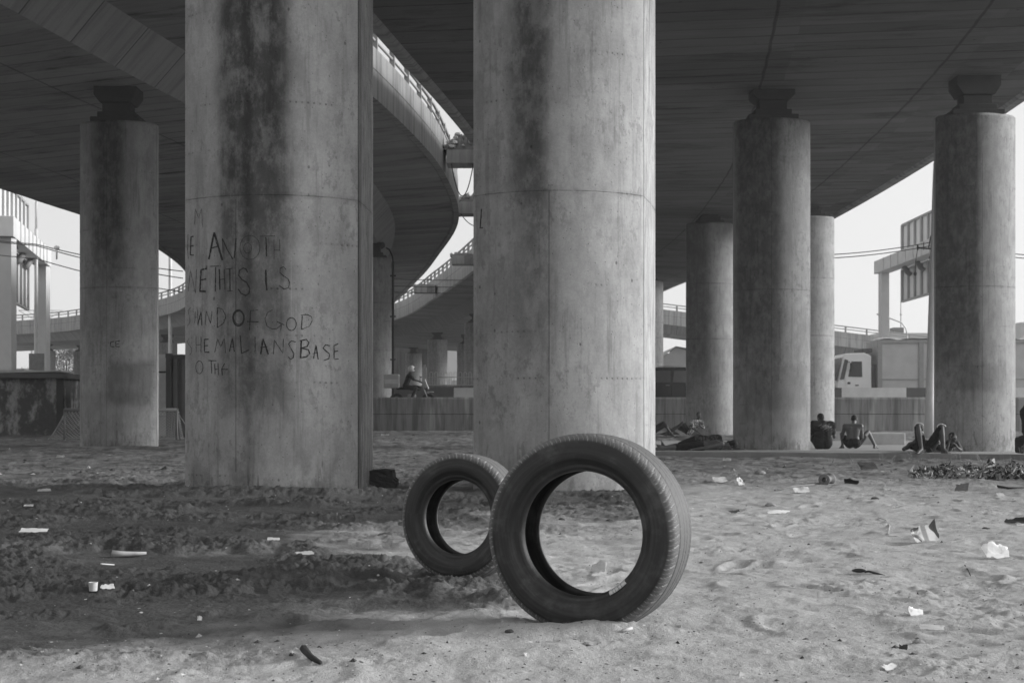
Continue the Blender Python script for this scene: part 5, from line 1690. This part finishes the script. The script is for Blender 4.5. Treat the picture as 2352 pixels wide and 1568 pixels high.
vm = mesh_obj("windscreen", [(.03, .15, 1.5), (.03, 2.15, 1.5), (.25, 2.15, 2.62), (.25, .15, 2.62)], [(0, 3, 2, 1)], M_glassd, tr); vm.location = (-.03, 0, .01)
MB().box((.95, -.06, .92), (.7, .05, .06)).box((.35, -.03, 1.05), (.3, .03, .06)).build("side_trim", plain("black trim", .03, .6), tr)
MB().box((.62, -.24, 2.15), (.12, .06, .42)).tube([(.55, -.2, 2.4), (.45, .0, 2.4)], .02, 5).build("mirror", plain("black mirror", .03, .5), tr)
MB().box((1.55, 1.15, 3.0), (.5, 1.8, .22), bev=.05).box((1.85, .5, 1.5), (.22, .6, 1.6)).build("air_intake", plain("intake", .12, .7), tr)
bd = MB().box((6.1, 1.15, 2.2), (8.2, 2.4, 2.62)).build("tipper_body", M_body, tr)
rb_ = MB()
for x in (2.08, 4.15, 6.2, 8.2, 10.1): rb_.box((x, -.09, 2.2), (.22, .10, 2.62))
rb_.box((6.1, -.08, 3.44), (8.2, .1, .16)); rb_.box((6.1, -.07, 1.55), (8.2, .04, .05))
rb_.build("body_rib", plain("rib paint", .34, .6, .2), tr)
tp = MB(); rnd = random.Random(3)
tv, tf_ = [], []
for i in range(25):
    for j in range(7): tv.append((2.0 + i * .34, -.12 + j * .42, 3.50 + .10 * rnd.random() + .12 * math.sin(i * .9) * (j > 0)))
for i in range(24):
    for j in range(6): a_ = i * 7 + j; tf_.append((a_, a_ + 7, a_ + 8, a_ + 1))
tpo = mesh_obj("tarpaulin", tv, tf_, plain("tarpaulin", .40, .8, .4, 2), tr, None, True)
MB().box((5.5, 1.15, .75), (9.4, .9, .25)).build("chassis", plain("chassis", .03, .8), tr)
for x in (1.05, 6.9, 8.2): 
    for y in (.2, 2.1): wheel(tr, x, y, .5, .3)

# dark SUV cut off by the piers
sx_ = px(1470, 900, 61).x
car = empty("parked_car", (sx_, 60.2, ROAD), 0, "black estate vehicle passing between the front pier and far pier", "car")
M_carb = plain("black car paint", .012, .25, .1, 1, .6)
cp_ = [(-1.2, .35), (-1.25, .75), (-1.1, .98), (-.25, 1.05), (.25, 1.62), (.55, 1.74), (2.6, 1.74), (2.85, 1.6), (2.98, 1.0), (3.0, .4), (2.6, .3), (-.9, .3)]
co_ = MB().xprism(cp_, 0, 1.8).build("body", M_carb, car)
bv = co_.modifiers.new("b", 'BEVEL'); bv.width = .06; bv.segments = 3; bv.limit_method = 'ANGLE'
for (x0, x1) in ((.42, 1.22), (1.30, 2.05), (2.12, 2.68)):
    MB().xprism([(x0 - (.26 if x0 < .5 else 0), 1.10), (x0 + .08, 1.60), (x1, 1.60), (x1, 1.10)], -.02, -.004).build("window", plain("car glass", .10, .1, .3, 3, .6), car)
for x in (.45, 1.26): MB().xprism([(x, .4), (x + .012, .4), (x + .012, 1.08), (x, 1.08)], -.012, -.002).build("door_seam", M_black, car)
MB().box((1.1, -.03, .98), (.16, .03, .03)).box((2.0, -.03, .98), (.16, .03, .03)).build("door_handle", M_steel, car)
MB().tube([(.7, .1, 1.78), (2.5, .1, 1.78)], .02, 6).build("roof_rail", M_steel, car)
for x in (-.55, 2.3):
    for y in (.12, 1.68): wheel(car, x, y, .36, .24)

# motorcycle, heading right, and its rider
mx_ = px(946, 900, 58.2).x
mc = empty("motorcycle", (mx_, 58.2, ROAD), 0, "motorcycle with a large pale delivery box behind its rider", "motorcycle")
for x in (-.62, .68): wheel(mc, x, 0, .30, .11)
MB().tube([(-.62, .07, .3), (-.1, .07, .42), (.25, .0, .85)], .03, 6).tube([(-.62, -.07, .3), (-.1, -.07, .42), (.25, 0, .85)], .03, 6).build("frame", M_black, mc)
MB().ball((.12, 0, .82), (.26, .13, .13), 2).build("fuel_tank", M_carb, mc)
MB().box((0, 0, .42), (.34, .26, .3), bev=.05).build("engine", M_steel, mc)
MB().box((-.32, 0, .80), (.62, .24, .10), bev=.04).build("seat", M_black, mc)
MB().tube([(.68, .06, .3), (.42, .06, .95)], .025, 6).tube([(.68, -.06, .3), (.42, -.06, .95)], .025, 6).build("fork", M_steel, mc)
MB().tube([(.30, -.36, 1.08), (.42, -.15, 1.02), (.42, .15, 1.02), (.30, .36, 1.08)], .018, 6).build("handlebar", M_black, mc)
MB().ball((.52, 0, .90), (.09, .10, .10), 2).build("headlight", plain("lamp glass", .6, .2), mc)
MB().box((.74, 0, .66), (.30, .12, .03), bev=.01).box((.66, 0, .50), (.1, .02, .26)).build("front_mudguard", plain("pale guard", .5, .4), mc)
MB().box((0, 0, 0), (.05, .34, .42), bev=.02, M=Matrix.Translation((.60, 0, .98)) @ Matrix.Rotation(R(-22), 4, "Y")).build("fairing", plain("pale fairing", .55, .4), mc)
for y_ in (-.36, .36): MB().tube([(.34, y_ * .8, 1.06), (.36, y_, 1.24)], .010, 5).ball((.36, y_, 1.27), (.02, .06, .045), 2).build("mirror", M_black, mc)
bx = MB().box((-.82, 0, 1.10), (.62, .56, .56), bev=.03).build("delivery_box", plain("box paint", .42, .6), mc)
MB().box((-.82, -.285, 1.08), (.56, .012, .18)).build("box_band", plain("box band", .55, .6), bx)
rp = person((mx_ - .26, 58.2, ROAD + .74), R(-90) + R(180), "person in a pale helmet riding a motorcycle along the raised road", dict(
    pelvis=(0, 0, .16), chest=(0, .14, .54), neck=(0, .20, .70), head=(0, .25, .84), face=(0, 1, -.05),
    shL=(-.19, .17, .62), shR=(.19, .17, .62), elL=(-.30, .34, .42), elR=(.30, .34, .42), wrL=(-.30, .56, .36), wrR=(.30, .56, .36), palmL=(0, 0, -1), palmR=(0, 0, -1),
    hipL=(-.10, .02, .14), hipR=(.10, .02, .14), knL=(-.20, .44, .06), knR=(.20, .44, .06), anL=(-.18, .26, -.36), anR=(.18, .26, -.36), toeL=(0, 1, 0), toeR=(0, 1, 0)),
    M_skin, 1.0, (('shirt', M_black), ('trousers', M_darkc, 1.95)), 1.0, True, False)
hm = MB().ball((0, .24, .87), (.125, .145, .14), 3); hm.build("helmet", plain("pale helmet", .60, .4), rp)
MB().box((0, .36, .86), (.17, .05, .09), bev=.02).build("visor", M_glassd, rp)
rp.rotation_euler.z = R(-90)

# ------------------------------------------------------------------ litter
M_paper = plain("paper", .48, .8, .15, 20)
M_paperd = plain("soiled paper", .34, .85, .3, 12)
M_foil = plain("black plastic", .014, .35, .3, 9, .5)
M_card = plain("card", .30, .9, .25, 10)
M_wood = plain("grey wood", .16, .9, .35, 14, bump=.4)
M_bark = plain("dark stick", .035, .9, .3, 14)
M_stone = plain("stone", .24, .95, .3, 16, bump=.6)
M_stoned = plain("dark stone", .06, .95, .3, 16, bump=.6)
def film_mat(name, v, a):
    n = NT(name); o = n.obj()
    k = n.noise(o, 26, 4, .65)
    n.done(v, .28, .5)
    tr = n.n("ShaderNodeBsdfTransparent"); mx = n.n("ShaderNodeMixShader")
    n.put(mx.inputs[0], n.mix(k, a * .7, min(1, a * 1.3)))
    n.t.links.new(tr.outputs[0], mx.inputs[1]); n.t.links.new(n.b.outputs[0], mx.inputs[2]); n.t.links.new(mx.outputs[0], n.out.inputs[0])
    return n.m
M_film = film_mat("clear film", .85, 1.0)
M_film2 = film_mat("frosted film", .7, .9)
def news_mat():
    n = NT("printed wrapper"); o = n.obj()
    st = n.sm(.42, .45, n.noise(n.scale(o, (7, 3, 9)), 1.0, 2, .4, 1.0))
    ln = n.sm(.018, .010, n.math('PINGPONG', n.sep(o)[0], .05))
    return n.done(n.mul(n.mix(st, .06, .6), n.mix(ln, 1, .5)), .35, .5)
M_news = news_mat()

def crumple(name, x, y, wpx, hpx, mat, label, cat, seed, n=15, fold=.5, tall=None, rz=None):
    """a crumpled sheet lying at a view pixel; wpx, hpx its size there in view pixels"""
    p = gpos(x, y)
    if x < 900 and y > 1130: p.z += .018
    sc = p.y / F
    W_, Hh = wpx * sc, hpx * sc
    depth = max(W_ * .7, Hh)
    rs = np.random.RandomState(seed)
    u = np.linspace(-.5, .5, n); U_, V_ = np.meshgrid(u, u, indexing='ij')
    Hh = min(Hh, W_ * 1.2)
    ang = np.arctan2(V_, U_)
    cut = 1 - .34 * fbm(np.cos(ang) * 1.6 + seed, np.sin(ang) * 1.6 - seed, 3, seed % 40) * (np.maximum(np.abs(U_), np.abs(V_)) * 2) ** 2
    h1 = 1 - np.abs(fbm((U_ + seed) * 3.4, (V_ - seed) * 3.4, 3, seed % 50, .6) - .5) * 2       # creases
    h2 = fbm((U_ - seed) * 1.7, (V_ + seed) * 1.7, 2, seed % 37)
    h1 = (h1 - h1.min()) / (h1.max() - h1.min() + 1e-6); h2 = (h2 - h2.min()) / (h2.max() - h2.min() + 1e-6)
    prof = np.clip(V_ * cut + .5, 0, 1)
    X = U_ * W_ * cut
    Y = V_ * cut * depth * .55 + h1 * depth * .10
    Z = Hh * (.78 * prof * (.45 + .55 * h2) + .26 * h1 * (.35 + .65 * prof)) + .002
    vs_ = np.stack([X, Y, Z], -1).reshape(-1, 3)
    fs_ = []
    for i in range(n - 1):
        for j in range(n - 1):
            a = i * n + j; fs_.append((a, a + n, a + n + 1, a + 1))
    o = mesh_obj(name, vs_, fs_, mat, None, None, False, p + Vector((0, 0, -.006)))
    o.rotation_euler.z = R(rs.uniform(-35, 35)) if rz is None else rz
    so = o.modifiers.new("t", 'SOLIDIFY'); so.thickness = .0012
    return tag(o, label, cat, "litter on the sand")

L = [  # name, x, y, w, h, material, label, category
 ("crumpled_bag", 1375, 1312, 44, 34, M_paper, "crumpled white bag seen through the big tyre's hole", "plastic bag"),
 ("paper_scrap", 77, 1228, 70, 12, M_paper, "long flat white scrap at the far left of the dark soil", "paper"),
 ("paper_scrap", 248, 1352, 36, 14, M_paper, "crumpled white tissue lying right of the square white cup", "paper"),
 ("paper_scrap", 700, 1283, 50, 10, M_paperd, "pale rolled scrap left of the small tyre", "paper"),
 ("paper_scrap", 628, 1246, 32, 9, M_paper, "small white twisted scrap left of the pale sand mound", "paper"),
 ("black_bag", 795, 1208, 50, 34, M_foil, "shiny black plastic bag below the graffiti pier", "plastic bag"),
 ("paper_scrap", 101, 1127, 36, 7, M_paper, "flat white strip beside the trodden path at left", "paper"),
 ("paper_scrap", 138, 1051, 22, 9, M_paper, "tiny folded white paper on the back sand at left", "paper"),
 ("paper_scrap", 65, 1167, 26, 8, M_paperd, "dull scrap at the left edge of the dark soil", "paper"),
 ("paper_scrap", 948, 1040, 26, 12, M_paper, "white lump of paper between the two front piers", "paper"),
 ("paper_scrap", 884, 1000, 22, 6, M_paper, "white scrap near the foot of the parapet wall", "paper"),
 ("printed_wrapper", 2126, 1246, 72, 58, M_news, "large shiny printed wrapper standing up in the right sand", "wrapper"),
 ("paper_scrap", 2068, 1230, 60, 12, M_paper, "long pale strip beside the printed wrapper", "paper"),
 ("clear_bag", 2290, 1282, 70, 46, M_film, "clear crumpled plastic bag at the right", "plastic bag"),
 ("clear_bag", 1842, 1132, 46, 20, M_film2, "frosted plastic bag below the pipe spool", "plastic bag"),
 ("paper_scrap", 1890, 1372, 30, 28, M_paper, "small folded white card right of the big tyre", "card"),
 ("clear_bag", 2105, 1412, 40, 26, M_film, "faint clear film half buried in the right sand", "plastic bag"),
 ("paper_scrap", 2140, 1442, 66, 14, M_film2, "pale buried strip near the lower right", "plastic strip"),
 ("paper_scrap", 2050, 1534, 66, 20, M_film2, "pale torn plastic at the bottom right", "plastic strip"),
 ("dark_cloth", 1955, 1110, 40, 18, M_foil, "black tangled cloth right of the pipe spool", "cloth"),
 ("dark_cloth", 1995, 1078, 56, 20, M_bark, "dark draped cloth on the sand before the pavement", "cloth"),
 ("paper_scrap", 2022, 1090, 28, 10, M_paper, "white crumpled paper below the dark draped cloth", "paper"),
 ("clear_bag", 1702, 1114, 18, 22, M_film2, "upright clear cup like film right of the big tyre", "plastic cup"),
 ("paper_scrap", 1749, 1206, 40, 12, M_paper, "white folded foil strip right of the big tyre", "paper"),
 ("dark_cloth", 1690, 1178, 38, 10, M_bark, "dark striped scrap right of the big tyre", "scrap"),
 ("paper_scrap", 1790, 1178, 60, 9, M_film, "flattened clear bottle on the right sand", "bottle"),
 ("paper_scrap", 2280, 1122, 24, 16, M_paper, "white flower shaped tissue at the far right", "paper"),
 ("paper_scrap", 2300, 1138, 28, 10, M_paperd, "printed scrap below the flower shaped tissue", "paper"),
 ("paper_scrap", 2115, 1208, 40, 12, M_card, "bent shoe sole like card above the printed wrapper", "card"),
 ("paper_scrap", 2170, 1218, 36, 9, M_film2, "pale oval film right of the printed wrapper", "plastic strip"),
 ("paper_scrap", 2346, 1206, 22, 9, M_paper, "white star shaped scrap at the right edge", "paper"),
 ("paper_scrap", 1670, 1058, 22, 10, M_paper, "white scrap on the dark strip behind the big tyre", "paper"),
 ("paper_scrap", 1655, 1105, 48, 18, M_paperd, "grey sack like lump behind the big tyre's shoulder", "sack"),
 ("paper_scrap", 1210, 1506, 14, 18, M_paper, "small upright white tag in the front sand", "paper"),
 ("paper_scrap", 1212, 1546, 28, 12, M_paper, "white scrap at the bottom centre", "paper"),
 ("paper_scrap", 1556, 1444, 20, 18, M_paper, "white blossom like scrap right below the big tyre", "paper"),
 ("paper_scrap", 1432, 1562, 16, 16, M_paper, "white nub at the bottom edge below the big tyre", "paper"),
 ("paper_scrap", 459, 1434, 12, 12, M_paper, "small white cap at the edge of the dark soil", "bottle cap"),
 ("dark_cloth", 600, 1372, 40, 20, M_bark, "dark torn leaf at the edge of the pale sand", "leaf"),
 ("paper_scrap", 1233, 1170, 20, 12, M_paper, "white cup scrap seen high in the big tyre's hole", "paper"),
 ("dark_cloth", 2210, 1128, 34, 24, M_wood, "grey pointed shard at the far right", "shard"),
 ("paper_scrap", 1904, 1300, 36, 12, M_card, "flat pale shard above the black spoon", "shard"),
 ("dark_cloth", 2074, 1490, 24, 18, M_foil, "small black leaf with a white spot, lower right", "leaf"),
 ("dark_cloth", 2335, 1200, 58, 16, M_bark, "dark twisted roots at the right edge", "roots"),
]
for k, (nm, x, y, w_, h_, m_, lab, cat) in enumerate(L):
    crumple(nm, x, y, w_, h_, m_, lab, cat, 11 + k * 7)

# shaped pieces
g_ = gpos(214, 1356)
cup = MB()
s_ = g_.y / F
vs_, fs_ = [], []
for (r_, z_) in ((9 * s_, 0), (10.5 * s_, 20 * s_), (9.6 * s_, 20 * s_), (8.2 * s_, 1 * s_)):
    for k in range(20): vs_.append((r_ * math.cos(2 * math.pi * k / 20), r_ * math.sin(2 * math.pi * k / 20), z_))
for i in range(3):
    for k in range(20): fs_.append((i * 20 + k, i * 20 + (k + 1) % 20, (i + 1) * 20 + (k + 1) % 20, (i + 1) * 20 + k))
o = mesh_obj("paper_cup", vs_, fs_, M_paper, None, None, False, g_); tag(o, "square looking white cup standing on the dark soil at left", "cup", "litter on the sand")

def stick(pts_px, r0, r1, mat, name, label, cat, lift=.006):
    P = []
    for i, q in enumerate(pts_px):
        g0 = gpos(q[0], q[1]); 
        if len(q) > 2: g0.z += q[2]
        elif q[0] < 700 and q[1] < 1440: g0.z += .012
        P.append(g0 + Vector((0, 0, lift)))
    mb = MB().tube(P, [r0 + (r1 - r0) * i / (len(P) - 1) for i in range(len(P))], 6)
    return tag(mb.build(name, mat), label, cat, "litter on the sand")
stick([(258, 1279), (285, 1280), (310, 1279), (336, 1278)], .020, .007, M_paperd, "crushed_bottle", "crushed clear bottle lying in the dark soil at left", "bottle")
stick([(697, 1503, .012), (715, 1514), (736, 1526)], .012, .006, M_bark, "stick", "short dark stick poking out of the front sand at left", "stick")
stick([(232, 1308), (262, 1304)], .004, .003, M_paper, "drinking_straw", "thin white straw on the dark soil", "straw")
stick([(1430, 1452), (1452, 1446)], .006, .005, M_paper, "cigarette_end", "small white roll right of the big tyre's foot", "cigarette end")
stick([(2216, 1300), (2224, 1312), (2229, 1324)], .003, .002, M_bark, "twig", "thin dark twig above the lower right sand", "twig")
stick([(1780, 1127), (1820, 1118), (1870, 1114)], .010, .012, M_wood, "stick", "thin pole lying left of the pipe spool", "stick")
stick([(2290, 1118), (2318, 1124), (2352, 1121)], .016, .012, M_bark, "root", "dark bent root at the right edge", "root")
stick([(2018, 1190), (2036, 1196), (2044, 1210), (2040, 1228)], .004, .003, M_paper, "string", "white loop of string left of the printed wrapper", "string")

# black spoon
A_, B_ = gpos(1958, 1316), gpos(2032, 1320)
sp = empty("plastic_spoon", A_, math.atan2(B_.y - A_.y, B_.x - A_.x), "black spoon lying on the right sand", "spoon", "litter on the sand")
Ls = (B_ - A_).length
bw_ = MB().ball((Ls * .21, 0, .016), (Ls * .22, .020, .010), 2, Matrix.Rotation(R(-4), 4, 'Y')).build("spoon_bowl", M_foil, sp)
MB().tube([(Ls * .40, 0, .014), (Ls * .52, 0, .018), (Ls * .75, 0, .012), (Ls, 0, .004)], [.006, .005, .006, .007], 6).build("spoon_handle", M_foil, sp)
# pipe spool
A_ = gpos(1895, 1111); 
spl = empty("pipe_spool", A_ + Vector((.02, 0, .05)), R(62), "short flanged pipe spool lying on the right sand", "pipe", "litter on the sand")
vs_, fs_ = [], []
pr = [(-.11, .028), (-.11, .062), (-.095, .064), (-.085, .042), (0, .038), (.085, .042), (.095, .064), (.115, .066), (.115, .03), (-.11, .028)]
for (a_, r_) in pr:
    for k in range(24): vs_.append((a_, r_ * math.cos(2 * math.pi * k / 24), r_ * math.sin(2 * math.pi * k / 24)))
for i in range(len(pr) - 1):
    for k in range(24): fs_.append((i * 24 + k, i * 24 + (k + 1) % 24, (i + 1) * 24 + (k + 1) % 24, (i + 1) * 24 + k))
mesh_obj("spool_body", vs_, fs_, plain("worn pipe", .16, .7, .4, 12), spl, None, True)

def stones():
    rnd = random.Random(21)
    S_ = [(1770, 1163, 26, "grey stone half sunk right of the big tyre"), (1952, 1145, 16, "small pale stone behind the frosted bag"), (2010, 1146, 22, "pale rounded stone below the dark cloth"), (1745, 1088, 30, "broad pale stone behind the big tyre's shoulder"),
          (1400, 1196, 18, "small dark stone seen in the big tyre's hole"), (760, 1290, 20, "dark clod left of the small tyre"), (1612, 1185, 14, "pale stone touching the big tyre's right side"), (2110, 1475, 30, "flat grey stone at the lower right"),
          (1290, 1190, 16, "dark stone low in the big tyre's hole"), (1170, 1450, 22, "dark wedge stone in front of the big tyre's shadow"), (900, 1130, 30, "angular dark stone right of the graffiti pier"), (2265, 1215, 20, "dark pebble pair left of the twisted roots"),
          (250, 1140, 30, "dark lump on the edge of the trodden path"), (1350, 1480, 26, "grey lump in the sand below the big tyre")]
    for (x, y, w_, lab) in S_:
        p = gpos(x, y); sc = p.y / F * w_ / 2
        bm = bmesh.new(); bmesh.ops.create_icosphere(bm, subdivisions=2, radius=1)
        for v in bm.verts: v.co = Vector((v.co.x * sc * rnd.uniform(.85, 1.1), v.co.y * sc * rnd.uniform(.7, 1.0), v.co.z * sc * rnd.uniform(.45, .65)))
        bm.verts.index_update()
        o = mesh_obj("stone", [v.co for v in bm.verts], [[v.index for v in f.verts] for f in bm.faces], M_stoned if 'dark' in lab else M_stone, None, None, False, p); bm.free()
        tag(o, lab, "stone", "stones on the sand")
stones()

def scatter(name, spots, mats, seed, label, cat, size):
    """uncountable specks: one mesh"""
    rnd = random.Random(seed)
    vs_, fs_, mi = [], [], []
    for (x, y) in spots:
        D0 = H * F / (y - HY)
        X0 = (x - CX) * D0 / F
        s = rnd.uniform(*size) * (2.6 if rnd.random() < .07 else 1.0)
        c = Vector((X0, D0, 0))
        k = rnd.randrange(len(mats))
        base_ = len(vs_)
        flat = rnd.uniform(.25, .7)
        th = rnd.uniform(0, 3.14); el_ = rnd.uniform(.4, 1.0)
        for (a, b_, z) in ((1, 0, 0), (0, 1, 0), (-1, 0, 0), (0, -1, 0), (0, 0, 1), (0, 0, -.6)):
            q_ = Vector((a * s, b_ * s * el_, z * s * flat)) * rnd.uniform(.75, 1.25)
            vs_.append((c.x + q_.x * math.cos(th) - q_.y * math.sin(th), c.y + q_.x * math.sin(th) + q_.y * math.cos(th), q_.z))
        for f in ((0, 1, 4), (1, 2, 4), (2, 3, 4), (3, 0, 4), (1, 0, 5), (2, 1, 5), (3, 2, 5), (0, 3, 5)):
            fs_.append(tuple(i + base_ for i in f)); mi.append(k)
    va = np.array(vs_)
    cen = va.reshape(-1, 6, 3)[:, :, :2].mean(1)
    zz, _ = ground_fields(cen[:, 0], cen[:, 1])
    va[:, 2] += np.repeat(zz, 6)
    o = mesh_obj(name, va, fs_, None)
    for m_ in mats: o.data.materials.append(m_)
    o.data.polygons.foreach_set("material_index", mi)
    return tag(o, label, cat, None, 'stuff')
rnd = random.Random(77)
spots = []
while len(spots) < 4200:
    y = HY + 30 + 640 * rnd.random() ** 1.25
    x = rnd.uniform(-150, 2500)
    if y > 1085 and (x > 1150 or y > 1440 or rnd.random() < .28): spots.append((x, y))
    elif y <= 1085 and rnd.random() < .6: spots.append((x, y))
scatter("gravel", spots, [M_stoned, M_stoned, M_bark, M_stone, M_paper, M_wood], 5, "specks of grit, chips and shell lying all over the sand", "gravel", (.0015, .0062))
spots = [(rnd.uniform(-100, 2450), 985 + 110 * rnd.random()) for _ in range(420)]
scatter("litter_specks", spots, [M_paper, M_stoned, M_paperd, M_bark, M_bark], 6, "small scraps strewn over the back sand", "litter", (.012, .045))
# heap of leaves and rubbish along the pavement edge
rnd = random.Random(5)
vs_, fs_, mi = [], [], []
for k in range(2600):
    x = 2085 + 330 * rnd.random() ** .8; 
    y = 1083 + rnd.uniform(-14, 9)
    D0 = H * F / (y - HY + 6); X0 = (x - CX) * D0 / F
    amp = .15 * math.sin(min(1, max(0, (x - 2075) / 130)) * 1.57) * (.5 + .5 * math.sin(x * .06) ** 2)
    z = base_z(np.array([X0]), np.array([D0]))[0] + rnd.random() * amp
    s = rnd.uniform(.015, .06) * (1.6 if rnd.random() < .08 else 1)
    i = len(vs_)
    a = Vector((rnd.gauss(0, 1), rnd.gauss(0, 1), rnd.gauss(0, .8))).normalized() * s
    b_ = a.cross(Vector((rnd.gauss(0, 1), rnd.gauss(0, 1), rnd.gauss(0, 1)))).normalized() * s * rnd.uniform(.15, .5)
    p = Vector((X0, D0, z))
    vs_ += [p - a, p + b_, p + a * .9 + Vector((0, 0, s * .3)), p - b_]; fs_.append((i, i + 1, i + 2, i + 3)); mi.append(rnd.choice([0, 0, 0, 0, 1, 1, 2, 2, 3]))
hp = mesh_obj("rubbish_heap", vs_, fs_, None)
for m_ in (M_bark, M_wood, M_paperd, M_paper): hp.data.materials.append(m_)
hp.data.polygons.foreach_set("material_index", mi)
tag(hp, "low drift of dead leaves and rubbish along the pavement edge", "rubbish heap", None, 'stuff')
# a few dry stalks and weeds at the pavement edge
gm = MB()
for k in range(46):
    x = rnd.choice([rnd.uniform(2060, 2352), rnd.uniform(1900, 2352)]); D0 = rnd.uniform(24.5, 27.5)
    X0 = (x - CX) * D0 / F
    z0 = base_z(np.array([X0]), np.array([D0]))[0]
    h_ = rnd.uniform(.08, .3); l_ = rnd.uniform(-.15, .15)
    gm.tube([(X0, D0, z0), (X0 + l_ * .4, D0, z0 + h_ * .6), (X0 + l_, D0, z0 + h_)], [.004, .003, .002], 4)
tag(gm.build("dry_grass", plain("dry stalk", .30, .9)), "dry grass stalks growing along the pavement edge", "grass", None, 'stuff')

# ------------------------------------------------------------------ hazy air
hz = MB().box((0, 10, 60), (1300, 1300, 124))
hm_ = bpy.data.materials.new("hazy air"); hm_.use_nodes = True
ht = hm_.node_tree; ht.nodes.clear()
pv = ht.nodes.new("ShaderNodeVolumePrincipled")
pv.inputs['Color'].default_value = (.97, .97, .97, 1)
pv.inputs['Density'].default_value = 0.0006
pv.inputs['Anisotropy'].default_value = 0.2
ho = ht.nodes.new("ShaderNodeOutputMaterial")
ht.links.new(pv.outputs[0], ho.inputs['Volume'])
hzo = hz.build("haze", hm_)
tag(hzo, kind='stuff')
